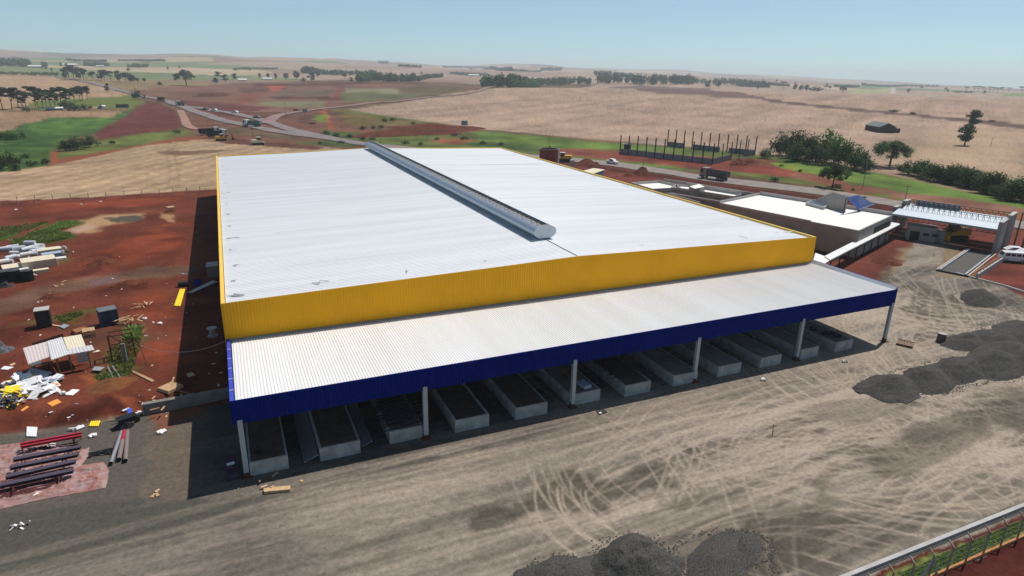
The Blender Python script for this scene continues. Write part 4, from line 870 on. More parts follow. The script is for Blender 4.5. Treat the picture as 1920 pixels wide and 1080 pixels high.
    block_([(1292,349.5),(1303,354),(1322,350),(1311,344.5)],5.4,.05,'tank_room')
    m=MB();A,B=ring([(1245,334.5),(1412,361)],5.2);wall_seg(m,A,B,.2,0,5.2,c);m.build('rear_wall',conc_l,t)
    m=MB();A,B=ring([(1215,352),(1313,379)],3.4);wall_seg(m,A,B,.25,2.6,3.4,c);A,B=ring([(1256,361),(1357,378)],3.6);wall_seg(m,A,B,.3,3.2,3.6,c);m.build('ring_beam',conc_l,t)
    m=MB()
    for k in range(6):
        p=np.array(A)*(1-k/5)+np.array(B)*k/5-c;m.box(p[0]-.12,p[0]+.12,p[1]-.12,p[1]+.12,0,3.2)
    m.build('pillar',conc,t)
    # small slab-roofed room near the red tank
    P=ring([(1090,321),(1113,315),(1134,318),(1113,325)],3.);c2=np.mean(P,0);t=thing('pump_room','small block room with pale flat slab roof near the red tank','pump room',(*c2,0))
    m=MB();prism_xy(m,[tuple(np.array(p)*.96+c2*.04) for p in P],0,2.8,0,c2);m.build('wall',block,t);m=MB();prism_xy(m,P,2.8,3.,0,c2);m.build('roof',cream,t)
    p=flat(1072,313,0);t=thing('concrete_pillar','short pale concrete pillar by the digger','pillar',p);m=MB();m.box(-.6,.6,-.5,.5,0,2.2);m.box(-.7,.7,-.6,.6,2.2,2.5);m.build('shaft',conc_l,t)
office()
def tank():
    x,y=99.6,140.5;z=zfor((x,y),279)
    t=thing('water_tank','open-topped maroon steel tank with pale vertical pipe beyond the warehouse roof','tank',(x,y,0));R0=3.1
    m=MB();n=40;vs=[];
    for k,(r,zz) in enumerate(((R0,0),(R0,z),(R0-.06,z),(R0-.06,.3))):
        for i in range(n): a=6.2832*i/n;vs.append((r*math.cos(a),r*math.sin(a),zz))
    fs=[(k*n+i,k*n+(i+1)%n,(k+1)*n+(i+1)%n,(k+1)*n+i) for k in range(3) for i in range(n)];fs.append(tuple(3*n+i for i in range(n)));m.add(vs,fs);s=m.build('shell',maroon,t)
    m=MB()
    for i in range(n): a=6.2832*i/n;b=6.2832*(i+1)/n;m.bar((R0*math.cos(a),R0*math.sin(a),z),(R0*math.cos(b),R0*math.sin(b),z),.12)
    m.build('rim',conc_l,t)
    a=-.3;m=MB();m.box(R0*math.cos(a)-.1,R0*math.cos(a)+.35,R0*math.sin(a)-.35,R0*math.sin(a)+.1,0,z);m.build('pipe',white,t)
    m=MB();m.box(.8,1.1,1.,1.3,z-.5,z+.9);m.build('hatch_post',wood_d,t)
tank()
def gate():
    H=4.9;c_=[np.array(ring([q],H)[0]) for q in ((1674,400),(1874,430),(1891,411),(1704,386))]
    c=sum(c_)/4;u=(c_[1]-c_[0]);Lu=np.linalg.norm(u);u/=Lu;v=np.array([-u[1],u[0]]);Lv=abs((c_[2]-c_[1])@v)*1.0
    t=thing('entrance_gate','wide entrance portal with folded white metal roof, dark lattice trusses and tall grey pylons','gate',(c[0],c[1],0),math.atan2(u[1],u[0]))
    hx,hy=Lu/2,Lv/2
    # local frame: x along the portal (left pylon to right pylon), y away from the warehouse side
    for k,(ya,yb) in enumerate(((-hy,-hy*.22),(-hy*.14,hy*.5),(hy*.56,hy))):
        pr=ribs(-hx,hx,.3,.03,.4);m=MB();vs=[]
        for a,h in pr: vs+=[(a,ya,H-.1+h),(a,ya+(yb-ya)*.3,H-.02+h),(a,yb,H+.42+h)]
        m.add(vs,[(3*i+j,3*i+3+j,3*i+4+j,3*i+1+j) for i in range(len(pr)-1) for j in (0,1)]);m.build('roof_sheet',mat('bright_roof_sheet',(.66,.72,.76),.35,.1,.03),t)
        m=MB();m.box(-hx,hx,ya-.12,ya,H-.35,H-.02);m.build('gutter',mat('teal_grey_flashing',(.20,.29,.34),.4,.3,.05),t)
    for y in (-hy*.18,hy*.53,hy+.05):
        m=MB();n=19;zt=H+1.45;m.bar((-hx,y,zt),(hx,y,zt),.09);m.bar((-hx,y,H+.1),(hx,y,H+.1),.12)
        for i in range(n):
            xa=-hx+(i+.5)*2*hx/n;m.bar((xa-.3,y,H+.1),(xa,y,zt),.07);m.bar((xa+.3,y,H+.1),(xa,y,zt),.07)
        m.build('truss',steel,t)
    m=MB()
    for i in range(20):
        xa=-hx+(i+.5)*2*hx/20;m.bar((xa,-hy+.3,H-.1),(xa,-hy+.3,H-1.0),.06);m.bar((xa,-hy+.3,H-1.0),(xa+.8,-hy+.3,H-.1),.05)
    m.bar((-hx,-hy+.3,H-1.),(hx,-hy+.3,H-1.),.1);m.bar((-hx,-hy+.3,H-.2),(hx,-hy+.3,H-.2),.1)
    for i in range(7): m.bar((-hx+i*hx/3,-hy,H-.3),(-hx+i*hx/3,hy,H-.3),.12,.2)
    m.build('lower_truss',steel,t)
    m=MB();m.box(-hx+1,hx*.02,hy+.15,hy+.3,H+.35,H+1.5);m.build('sign_panel_back',greyish,t)
    for x,y0,y1,z,w_ in ((hx+.35,-hy-.2,-hy*.25,6.3,.7),(hx+.35,hy*.25,hy+.5,6.5,.7),(-hx-.5,hy*.55,hy+.3,6.2,.9),(-hx-.9,-hy*.2,hy*.2,5.4,.8)):
        m=MB();m.box(x-w_/2,x+w_/2,y0,y1,-.1,z);p=m.build('pylon',conc,t);m=MB();m.box(x-w_/2-.03,x+w_/2+.03,y0-.03,y1+.03,z,z+.12);m.build('pylon_cap',conc_l,p)
        m=MB();m.box(x-w_/2-.015,x-w_/2+.02,(y0+y1)/2-.35,(y0+y1)/2+.35,z-1.7,z-.5);m.build('niche',dark,p)
    # guard house below it
    g0=np.array(flat(1699,449,0)[:2]);g1=np.array(flat(1752,455,0)[:2]);g2=np.array(flat(1767,453,0)[:2]);gc=(g0+g1)/2;du=(g1-g0);lg=np.linalg.norm(du);du/=lg
    t=thing('guard_house','small grey guard house with dark openings under the entrance portal','guard house',(gc[0],gc[1],0),math.atan2(du[1],du[0]));a=lg/2
    m=MB();m.box(-a,a,0,4.2,-.05,2.75);m.build('wall',office_wall,t);m=MB();m.box(-a-.15,a+.15,-.15,4.35,2.75,2.95);m.build('roof',conc_l,t)
    m=MB();m.box(a,a+1.7,1.,4.0,-.05,2.3);m.build('side_room',office_wall,t)
    m=MB();m.box(-a+.5,-a+2.2,-.02,.05,.05,2.0);m.build('door',dark,t)
    for k in (0,1): m=MB();m.box(.2+k*1.7,1.3+k*1.7,-.02,.05,1.2,1.8);m.build('window',dark,t)
    m=MB();m.box(a-.01,a+.03,.2,.9,.0,2.0);m.build('side_door',dark,t)
    # weighbridge in front
    A=[np.array(flat(*q,0)[:2]) for q in ((1764,510),(1812,518),(1853,475),(1820,471))];wc=sum(A)/4;w_=A[3]-A[0];lw=np.linalg.norm(w_);w_/=lw
    t=thing('weighbridge','truck weighbridge deck edged by pale steel kerbs and rails','weighbridge',(wc[0],wc[1],0),math.atan2(w_[1],w_[0]));a=lw/2;b=1.95
    m=MB();m.box(-a,a,-b,b,-.1,.06);m.build('deck',gravel_l,t)
    for s in (-1,1):
        m=MB();m.box(-a,a,s*b-.14,s*b+.14,0,.42);r=m.build('rail',galv,t)
        m=MB();m.box(-a,a,s*(b+.45)-.14,s*(b+.45)+.14,0,.30);m.build('kerb',mat('pinkish_concrete',(.46,.36,.28),.9,0,.1),t)
    m=MB();m.box(-a-.3,-a,-b-.5,b+.5,0,.3);m.build('end_beam',steel,t)
    m=MB();m.box(a,a+.3,-b-.5,b+.5,0,.3);m.build('end_beam',steel,t)
    # low wall and formwork on its right
    p=flat(1812,519,0);q=flat(1874,480,0);c=(p+q)/2;t=thing('low_wall','low unfinished wall with timber formwork beside the weighbridge','wall',c)
    m=MB();wall_seg(m,p[:2]+[.7,-1.3],q[:2]+[.7,-1.3],.3,-.1,.9,c[:2]);m.build('wall',conc_l,t)
    m=MB();pp=np.array(p-c)+[.2,-.9,0];qq=np.array(q-c)+[.2,-.9,0]
    for k in range(12):
        o=pp+(qq-pp)*k/11;m.bar(o+[0,0,.0],o+[.3,-.5,1.1],.08)
    m.bar(pp+[0,0,.5],qq+[0,0,.5],.06);m.bar(pp+[0,0,1.],qq+[0,0,1.],.06);m.build('formwork',wood,t)
gate()
# gutter and low kerb on the right
def gutter(name,label,pts,z=.0,wd=.55,ht=.16):
    c=np.mean(pts,0);t=thing(name,label,'gutter',(c[0],c[1],z));m=MB();m2=MB();m3=MB()
    for a,b in zip(pts[:-1],pts[1:]):
        a=np.array(a);b=np.array(b);d=(b-a)/np.linalg.norm(b-a);n=np.array([-d[1],d[0]])
        wall_seg(m,a+n*wd/2,b+n*wd/2,.30,-.1,ht,c);wall_seg(m2,a-n*.05,b-n*.05,wd-.30,-.1,.02,c)
    m.build('kerb',conc_l,t);m2.build('channel',mat('channel_shade',(.05,.05,.05),.9,0,.2),t);return t  # channel coloured near-black to paint in the shadow beside the kerb
gutter('concrete_gutter','long pale concrete gutter along the fence at the lower right edge of the yard',[(20,-27.85),(37.5,-27.85),(57,-27.95),(90,-28.1),(140,-28.6)],0,.5,.22)
gutter('concrete_gutter','concrete gutter between the yard and the red soil right of the far gravel heap',[tuple(flat(*q,0)[:2]) for q in ((1790,512),(1830,523),(1880,536),(1925,550))],0,.7,.15)
# ------------------------------------------------------------------ steel frame building beyond the road
def frame():
    a=np.array(flat(1162,291.5,0)[:2]);b=np.array(flat(1335,311.5,0)[:2]);d=b-a;Ld=np.linalg.norm(d);d/=Ld;n=np.array([-d[1],d[0]])
    z0=float(T(*((a+b)/2)));bk=np.array(flat(1385,292.5,0)[:2]);W=abs((bk-b)@n)
    t=thing('steel_frame_building','unfinished shed of bare dark steel columns and low grey block walls across the road','building frame',(a[0],a[1],0),math.atan2(d[1],d[0]))
    def g(x,y): p=a+d*x+n*y;return float(T(p[0],p[1]))
    for r,y in ((0,0),(1,W)):
        for k in range(11):
            x=Ld*k/10;zb=g(x,y);m=MB();m.box(x-.2,x+.2,y-.14,y+.14,zb-.3,zb+7.9);m.build('column',steel_bl,t)
    for k in range(1,5): 
        x=Ld;y=W*k/5;zb=g(x,y);m=MB();m.box(x-.12,x+.12,y-.18,y+.18,zb-.3,zb+7.2);m.build('column',steel_bl,t)
    def wl(x0,y0,x1,y1,h=2.2):
        m=MB();k=6
        for i in range(k):
            xa=x0+(x1-x0)*i/k;xb=x0+(x1-x0)*(i+1)/k;ya=y0+(y1-y0)*i/k;yb=y0+(y1-y0)*(i+1)/k;z=max(g(xa,ya),g(xb,yb));wall_seg(m,(xa,ya),(xb,yb),.2,z-.6,z+h)
        m.build('block_wall',block,t)
    wl(.2,0,Ld-.2,0);wl(Ld,.3,Ld,W*.42);wl(Ld,W*.72,Ld,W-.3);wl(0,W,Ld*.2,W);wl(Ld*.31,W,Ld*.62,W);wl(Ld*.72,W,Ld-.3,W)
frame()
p=spot(1174,280);t=thing('site_shelter','small open shelter with white lean-to roof beside the steel columns','shelter',p,.4);m=MB();m.add([(-2.4,-1.6,2.5),(1,-1.6,2.2),(1,1.6,2.2),(-2.4,1.6,2.5),(-2.4,-1.6,2.6),(1,-1.6,2.3),(1,1.6,2.3),(-2.4,1.6,2.6)],[(0,3,2,1),(4,5,6,7),(0,1,5,4),(1,2,6,5),(2,3,7,6),(3,0,4,7)]);m.build('roof',white,t);m=MB();m.box(0,1.8,-1.2,1.2,0,2.5);m.build('cabin',dark,t)
# ------------------------------------------------------------------ vehicles (x forward)
def wheel(t,x,y,r,wd=.28):
    m=MB();m.tube((x,y-wd/2,r),(x,y+wd/2,r),r,r,14);w_=m.build('wheel',rubber,t);m=MB();s=1 if y>0 else -1;m.tube((x,y+s*wd/2*.98,r),(x,y+s*(wd/2+.015),r),r*.5,r*.5,10);m.build('rim',greyish,w_)
def dump_truck(P,rz,label,cabm,bedm,group=None,s=1.,loaded=True):
    t=thing('dump_truck',label,'truck',P,rz,group);t.scale=(s,s,s)
    m=MB();m.prism([(2.0,.75),(4.15,.75),(4.2,1.7),(4.0,3.0),(3.7,3.12),(2.1,3.15),(2.0,3.0)],-1.22,1.22,'y');c=m.build('cab',cabm,t)
    m=MB();m.add([(4.215,-1.05,1.75),(4.215,1.05,1.75),(4.03,.98,2.85),(4.03,-.98,2.85)],[(0,1,2,3)]);
    for y in (-1.235,1.235): m.add([(3.1,y,1.8),(3.95,y,1.8),(3.8,y,2.75),(3.1,y,2.75)],[(0,1,2,3)])
    m.build('windscreen',glass,c)
    m=MB();m.box(-4.2,4.0,-.45,.45,.7,1.0);m.box(4.0,4.25,-1.2,1.2,.4,.8);m.build('chassis',steel,t)
    m=MB();y=1.25;m.box(-4.4,1.6,-y,y,1.15,1.3);m.box(-4.4,1.6,-y,-y+.1,1.3,2.6);m.box(-4.4,1.6,y-.1,y,1.3,2.6);m.box(1.5,1.6,-y+.1,y-.1,1.3,2.9);m.box(-4.4,-4.3,-y+.1,y-.1,1.3,2.6);
    for k in range(7): m.box(-4.3+k*.95,-4.2+k*.95,-y-.05,-y,1.2,2.6);m.box(-4.3+k*.95,-4.2+k*.95,y,y+.05,1.2,2.6)
    m.build('dump_body',bedm,t)
    for x in (3.1,-1.9,-3.3):
        for sy in (-1.05,1.05): wheel(t,x,sy,.52,.34)
    return t
def car(P,rz,label,body,group=None,pickup=False,s=1.,name=None):
    t=thing(name or ('pickup_truck' if pickup else 'parked_car'),label,'pickup' if pickup else 'car',P,rz,group);t.scale=(s,s,s);m=MB()
    if pickup: pr=[(-2.5,.4),(2.4,.4),(2.5,.95),(1.2,1.1),(.6,1.75),(-.9,1.8),(-1.0,1.15),(-2.5,1.12)]
    else: pr=[(-2.1,.35),(2.1,.35),(2.15,.8),(1.1,.98),(.5,1.42),(-1.1,1.45),(-1.9,1.0),(-2.15,.9)]
    m.prism(pr,-.85,.85,'y');b=m.build('body',body,t)
    m=MB();q=[(1.12,1.08),(.58,1.7),(-.85,1.72),(-.92,1.18)] if pickup else [(1.0,1.0),(.46,1.38),(-1.05,1.4),(-1.7,1.02)]
    for y in (-.86,.86): m.add([(x,y,z) for x,z in q],[(0,1,2,3)])
    (xa,za),(xb,zb)=q[0],q[1];m.add([(xa+.06,-.75,za),(xa+.06,.75,za),(xb+.06,.72,zb),(xb+.06,-.72,zb)],[(0,1,2,3)]);m.build('window',glass,b)
    for x in (1.45,-1.45):
        for y in (-.78,.78): wheel(t,x,y,.34,.22)
    return t
white_v=mat('white_vehicle_paint',(.72,.73,.74),.3,0,.03)
dgrey_v=mat('dull_grey_bed',(.10,.09,.10),.6,.2,.15)
tan_v=mat('dusty_cab_paint',(.30,.25,.22),.5,0,.1)
green_v=mat('green_truck_bed',(.08,.16,.12),.5,0,.1)
def at_road(px,py): return spot(px,py)+np.array([0,0,.2])
a=flat(1365,341,0);b=flat(1312,333,0);dd=b-a
dump_truck(at_road(1338,337),math.atan2(dd[1],dd[0]),'big dusty dump truck with dark grey bed driving on the road past the warehouse',tan_v,dgrey_v,s=1.12)
car(at_road(1148,308),math.atan2(dd[1],dd[0])+math.pi,'white-nosed pickup with dark bed on the road near the steel frame',white_v,pickup=True,s=1.05)
# white van and cars at the right edge
def van(P,rz):
    t=thing('van','old white minibus with a row of side windows parked at the right edge','van',P,rz)
    m=MB();m.prism([(-2.15,.35),(2.1,.35),(2.2,.9),(2.05,1.25),(1.75,1.85),(1.5,1.95),(-1.95,1.95),(-2.15,1.7)],-.86,.86,'y');b=m.build('body',white_v,t)
    for y in (-.87,.87):
        for k in range(4): m=MB();m.add([(-1.85+k*.9,y,1.25),(-1.1+k*.9,y,1.25),(-1.1+k*.9,y,1.7),(-1.85+k*.9,y,1.7)],[(0,1,2,3)]);m.build('window',glass,b)
    m=MB();m.add([(2.06,-.75,1.28),(2.06,.75,1.28),(1.8,.72,1.82),(1.8,-.72,1.82)],[(0,1,2,3)]);m.build('windscreen',glass,b)
    for x in (1.35,-1.35):
        for y in (-.76,.76): wheel(t,x,y,.33,.2)
a=flat(1878,489,0);b=flat(1916,492,0);dd=b-a;van((a+b)/2,math.atan2(-dd[1],-dd[0]))
car(flat(1905,476,0),math.atan2(dd[1],dd[0]),'white car half hidden behind the white minibus',white_v)
car(flat(1925,481,0),math.atan2(dd[1],dd[0])+.3,'white car cut by the right edge behind the minibus',white_v)
def digger(P,rz,label,s=1.,boom=True,name='excavator',cat='excavator',m_=None):
    t=thing(name,label,cat,P,rz);t.scale=(s,s,s);mm=m_ or mach_y
    for y in (-1.1,1.1): m=MB();m.prism([(-1.9,.25),(-1.6,0),(1.6,0),(1.9,.25),(1.9,.6),(1.6,.85),(-1.6,.85),(-1.9,.6)],y-.25,y+.25,'y');m.build('track',rubber,t)
    m=MB();m.prism([(-2.2,.95),(1.3,.95),(1.3,1.4),(-.4,1.9),(-2.0,2.0),(-2.3,1.6)],-1.2,1.2,'y');m.build('body',mm,t)
    m=MB();m.box(-.1,1.2,.1,1.15,1.4,2.75);c=m.build('cab',glass,t);m=MB();m.box(-.2,1.3,.0,1.2,2.75,2.87);m.build('roof',mm if not boom else white,c)
    if boom:
        m=MB();m.bar((.8,-.4,1.5),(2.9,-.4,3.9),.35,.45);m.bar((2.9,-.4,3.9),(4.6,-.4,2.6),.32,.4);m.build('boom',mm,t);m=MB();m.bar((4.6,-.4,2.7),(5.0,-.4,.9),.25,.3);m.prism([(4.6,.9),(5.4,.9),(5.5,.3),(4.9,.0)],-.9,.1,'y');m.build('bucket',steel,t)
    else:
        m=MB();m.box(1.9,2.2,-1.7,1.7,.1,1.1);m.bar((0,-1.2,.6),(2.,-1.2,.5),.2);m.bar((0,1.2,.6),(2.,1.2,.5),.2);m.build('blade',mm,t)
    return t
digger(spot(1058,303),2.6,'dark excavator with raised yellow arm by the road beyond the warehouse',1.25)
p=flat(1783,449,0);digger(p,2.9,'yellow crawler machine working in red earth seen under the portal roof',1.35,False,'bulldozer','bulldozer')
# far traffic and machines near the junction
for px,py,rz,lb,cb,bd,s in ((393,253,.2,'far dark dump truck at the left of the group below the junction',white_v,black,1.15),(408,258,.2,'far dark dump truck at the right of the group below the junction',white_v,black,1.15),(473,238,2.6,'green-bedded truck on the lower carriageway',white_v,green_v,1.2),(302,190,2.,'orange-brown truck at the bend of the road',tan_v,rust,1.3),(338,199,2.,'dark tanker truck on the upper carriageway',white_v,green_v,1.3)):
    dump_truck(spot(px,py)+[0,0,.3],rz,lb,cb,bd,'trucks near the junction',s)
car(spot(416,246),.3,'small white car behind the two dark dump trucks',white_v)
digger(spot(415,264),.4,'far excavator scraping red earth below the dump trucks',1.1)
digger(spot(484,272),.2,'far pale road roller with white sunshade on the red earthworks',1.2,False,'road_roller','roller',cream)
for px,py,lb,bm in ((441,213,'silver car on the upper carriageway',white_v),(482,223,'dark green car nearing the junction',green_v),(385,207,'grey car beside the earth works on the median',dgrey_v),(402,209,'white van-like car on the median',white_v),(556,209,'maroon car on the side road beyond the junction',maroon)):
    car(spot(px,py)+[0,0,.3],2.4,lb,bm,s=1.25)
def heap(name,label,P,rx,ry,h,mt,rz=0,seed=0,group=None,n=70,pk=1.35,cat='gravel heap',lump=.18):
    t=np.linspace(-1,1,n);A,B=np.meshgrid(t,t);r=np.sqrt(A*A+B*B);q=np.clip(1-r*(1+.34*(fbm(A*1.5+seed,B*1.5,seed,4)-.5)*2),0,1)
    z=h*1.4*np.minimum(q*pk,.75+.4*(fbm(A*1.3+9,B*3,seed+5,3)-.3)+.25*q);z=z*(1+lump*2.2*(fbm(A*3.5+seed*3,B*3.5,seed+2,5)-.5))-.10
    ca,sa=math.cos(rz),math.sin(rz);x=P[0]+A*rx*ca-B*ry*sa;y=P[1]+A*rx*sa+B*ry*ca;zz=T(x,y)+z
    V=np.stack([x-P[0],y-P[1],zz-P[2]],-1).reshape(-1,3);i=np.arange(n-1)[:,None]*n;j=np.arange(n-1)[None,:];Q=np.stack([i+j,i+j+1,i+n+j+1,i+n+j],-1).reshape(-1,4)
    keep=(V[Q][:,:,2]-0>T(P[0]+V[Q][:,:,0],P[1]+V[Q][:,:,1])-P[2]-.05).any(1);o=np_mesh(name,V,Q[keep],mt,None,True);o.location=tuple(P);return tag(o,label,cat,group)
# ------------------------------------------------------------------ signs, poles, far buildings
def board(px,py,w_,h_,z,label,mt):
    P=spot(px,py);a=math.atan2(P[1]-CAM[1],P[0]-CAM[0])-math.pi/2;t=thing('signboard',label,'signboard',P,a);m=MB();m.box(-w_/2,w_/2,-.08,.08,z,z+h_);m.build('panel',mt,t)
    for x in (-w_*.4,w_*.4): m=MB();m.box(x-.1,x+.1,-.1,.1,-.3,z);m.build('post',galv,t)
board(871,244,3.6,2.6,2.6,'pale blue-grey signboard in front of the great stubble field',mat('pale_board',(.25,.33,.38),.5));board(572,215,3.4,2.6,1.6,'grey signboard beside the side road at the junction',mat('pale_board',None));board(230,204,9,2.8,.8,'wide dark signboard standing at the edge of the pines field',mat('dark_board',(.06,.075,.10),.6))
def pole(px,py,top,label,mt=None,arm=True,r=.13,lean=(0,0),name='utility_pole'):
    P=spot(px,py);h=zfor(P,top)-P[2];a=random.uniform(-.4,.4);t=thing(name,label,'pole',P,a,None);m=MB();m.tube((0,0,-.3),(lean[0],lean[1],h),r,r*.65,7);m.build('shaft',mt or conc,t)
    if arm: m=MB();m.box(-1.1+lean[0],1.1+lean[0],-.06+lean[1],.06+lean[1],h-.5,h-.38);m.build('crossarm',wood_d,t)
POLES=[(1205,322,289,'thin leaning pole on the earth mound behind the annex',0),(1370,318,299,'thin pole right of the steel frame building',0),(1617,354,296,'pole right of the spreading tree on red soil',1),(1728-35,392,346,'tall pole left of the entrance portal',1),(1087,190,176,'lone pole in the middle of the stubble field',0),(1247,207,200,'small pole in the stubble field',0),(1434,230,216,'pole in the stubble field right of the steel frame',0),(1577,265,255,'short pole left of the field barn',0),(1857,276,258,'pole in the stubble field below the lone trees',1),
 (1425,275,269,'far pole above the small round shrub',0),(390,232,215,'pole beside the lower carriageway',0),(474,257,232,'dark pole above the red earthworks',1),(536,221,193,'pole beside the cross road',1),(640,243,224,'pole on the red plot right of the junction',1),(714,271,241,'pole behind the far warehouse roof',1),(802,263,239,'pole left of the pale signboard',1),(1029,277,252,'pole behind the maroon tank',0),(212,183,172,'pole on the verge of the far road',0),(320,204,195,'pole at the bend of the road',0),(1322,323,301,'thin pole by the annex',0),(1900,464,398,'big brown timber pole right of the entrance portal',1),(1917,462,415,'dark timber pole at the right picture edge',0)]
for px,py,tp,lb,ar in POLES:
    br='timber' in lb;pole(px,py,tp,lb,wood_d if br else (steel if 'dark' in lb else conc),bool(ar) and not br,.2 if br else (.16 if py<240 else .11))
def shed(px,py,w_,l_,h_,label,roofm=whitish,wallm=conc_d,rz=None,name='farm_shed'):
    P=spot(px,py);a=rz if rz is not None else math.atan2(P[1]-CAM[1],P[0]-CAM[0])-math.pi/2;t=thing(name,label,'shed',P,a);m=MB();m.box(-w_/2,w_/2,-l_/2,l_/2,-.5,h_);m.build('wall',wallm,t);m=MB();m.prism([(-l_/2-.4,h_-.1),(l_/2+.4,h_-.1),(0,h_+l_*.2)],-w_/2-.4,w_/2+.4,'x');m.build('roof',roofm,t)
shed(102,207,11,4,1.8,'long low pale-roofed shed among the bushes behind the field');shed(192,203,4,3,1.8,'small white hut near the dark signboard',white,white);shed(455,152,14,8,2.6,'white farmhouse with pale roof near the horizon',white,cream);shed(130,123,40,14,3,'long pale far farm roof on the left');shed(188,126,20,10,3,'low pale far farm roof right of the copse');shed(890,143,46,16,4,'far white barn in the centre distance');shed(502,150,18,9,3,'small white far house between the trees',white,white)
shed(66,127,30,12,4,'tiny far farm building at left',whitish,greyish)
def barn():
    P=spot(1648,246);t=thing('barn','dark old wooden barn with grey roof alone in the stubble field','barn',P,-.45);s=1.15;t.scale=(s,s,s)
    m=MB();m.prism([(-4,0),(4,0),(4,2.6),(0,4.4),(-4,2.6)],-8,7,'y');m.build('wall',mat('dark_boards',(.05,.045,.045),.9,0,.3,2.),t)
    m=MB();m.add([(-4.3,-8.3,2.55),(0,-8.3,4.55),(4.3,-8.3,2.55),(-4.3,7.3,2.55),(0,7.3,4.55),(4.3,7.3,2.55),(-4.3,-8.3,2.7),(0,-8.3,4.7),(4.3,-8.3,2.7),(-4.3,7.3,2.7),(0,7.3,4.7),(4.3,7.3,2.7)],[(6,7,10,9),(7,8,11,10),(0,3,4,1),(1,4,5,2),(0,1,7,6),(1,2,8,7),(3,9,10,4),(4,10,11,5),(0,6,9,3),(2,5,11,8)]);m.build('roof',mat('old_grey_roof',(.16,.17,.17),.8,0,.2),t)
    m=MB();m.box(4,7,-7,3,0,2.);m.build('lean_to',mat('dark_boards',None),t)
barn()
# ------------------------------------------------------------------ gravel heaps
GH='gravel heaps in the yard'
def hp(lb,px,py,rx,ry,h,seed,rz=0,mt=None,pk=1.3): 
    P=flat(px,py,0);heap('gravel_heap',lb,(P[0],P[1],0),rx*1.03,ry*1.0,h,mt or gravel_m,rz,seed,GH,pk=pk)
hp('round dark gravel heap cut by the bottom edge of the picture',1192,1062,3.3,3.0,1.15,3,.3,None,1.6)
hp('low grey gravel heap at the bottom edge left of the round one',1045,1088,3.6,2.3,.7,5,.1)
hp('flattened dark gravel spread right of the round heap at the bottom',1350,1055,4.6,2.2,.45,7,.35,None)
hp('small dark gravel ridge at the bottom right of the flattened spread',1395,1028,2.6,1.0,.4,8,.5)
hp('lone oval dark gravel heap near the concrete gutter',1837,562,4.6,2.8,1.1,11,.4)
hp('first heap of the long gravel row, the leftmost and nearest',1672,728,4.3,2.8,1.0,12,.15)
hp('second heap of the long gravel row',1735,712,4.4,2.8,1.05,13,.3)
hp('third heap of the long gravel row, the largest',1795,697,5.4,3.0,1.15,14,.2)
hp('fourth heap of the long gravel row',1865,686,5.8,3.1,1.2,15,.2)
hp('gravel heap at the right edge, end of the long row',1925,678,5.8,3.2,1.2,16,.2)
hp('upper gravel heap beside the rusty drum',1812,643,4.6,2.4,.85,17,.1)
hp('upper gravel heap in the middle behind the long row',1868,640,5.8,3.2,1.05,18,.2)
hp('upper gravel heap at the right edge, behind the long row',1925,628,6.6,4.0,1.2,19,.3)
hp('broad low gravel heap filling the gap between both rows',1895,662,6.,3.4,.9,20,.2)
g=np.random.default_rng(8);cs=[]
for o in list(C.objects):
    if o.name.startswith('gravel_heap'):
        dm=o.dimensions;dx_=max(v.co.x for v in o.data.vertices);dy_=max(v.co.y for v in o.data.vertices)
        for i in range(420):
            a=g.uniform(0,6.283);r=.74+abs(g.normal(0,.10));cs.append((o.location.x+dx_*r*math.cos(a)*.97,o.location.y+dy_*r*math.sin(a)*.97))
cs=np.array(cs);k=len(cs);s=g.uniform(.02,.075,k)
B=np.array([(-1,-1,-.3),(1,-1,-.3),(1,1,-.3),(-1,1,-.3),(-.6,-.7,.8),(.7,-.6,.7),(.6,.7,.8),(-.7,.6,.6)]);V=np.concatenate([cs,np.zeros((k,1))],1)[:,None,:]+B[None]*s[:,None,None]*g.uniform(.6,1.3,(k,1,3));V[:,:,2]+=.0
Q=(np.arange(k)*8)[:,None,None]+np.array([(4,5,6,7),(0,1,5,4),(1,2,6,5),(2,3,7,6),(3,0,4,7)])[None];V=V.reshape(-1,3);c0=V.mean(0)
o=np_mesh('loose_gravel',V-c0,Q.reshape(-1,4),gravel_m);o.location=c0;tag(o,'loose stones spilling round the gravel heaps',None,None,'stuff')
for lb,px,py,rx,ry,h,sd in (('dark earth mound round the leaning pole behind the annex',1203,327,4.,3.,2.4,31),('earth mound beside the annex',1180,330,3.,2.4,1.,32),('long earth bank by the excavator',1098,309,7.,3.,1.8,33),('earth heap right of the steel frame building',1385,308,5.,3.,1.8,34),('second earth heap right of the steel frame building',1405,306,5,3,1.5,35),('red earth bank under the portal',1800,440,4,3,1.6,36),
    ('small red heap in the left site',195,492,2.6,1.8,.7,37),('dark clod heap on the left site',100,556,2.,1.2,.5,38),('dark heap next to the puddle',240,533,2.6,1.3,.6,39),('red heap in front of the office block',1655,490,3.2,2.2,.7,41),('red heap beside the yard entrance',1676,495,2.4,1.6,.5,42),('long dark earth bank in front of the great field',790,249,42,8,3.4,43),('red heap in the development plot',397,180,20,7,3.,44),('red heap near the crossroad',438,228,0,0,0,0),('sandy earth mound with stones beside the weeds',208,722,2.5,1.9,.55,46)):
    if rx: P=spot(px,py);heap('earth_heap',lb,tuple(P),rx,ry,h*.8,redsoil if sd!=46 else mat('ochre_soil',(.16,.06,.02),1,0,.2,2.,.5),.3,sd,'earth heaps',cat='earth heap')
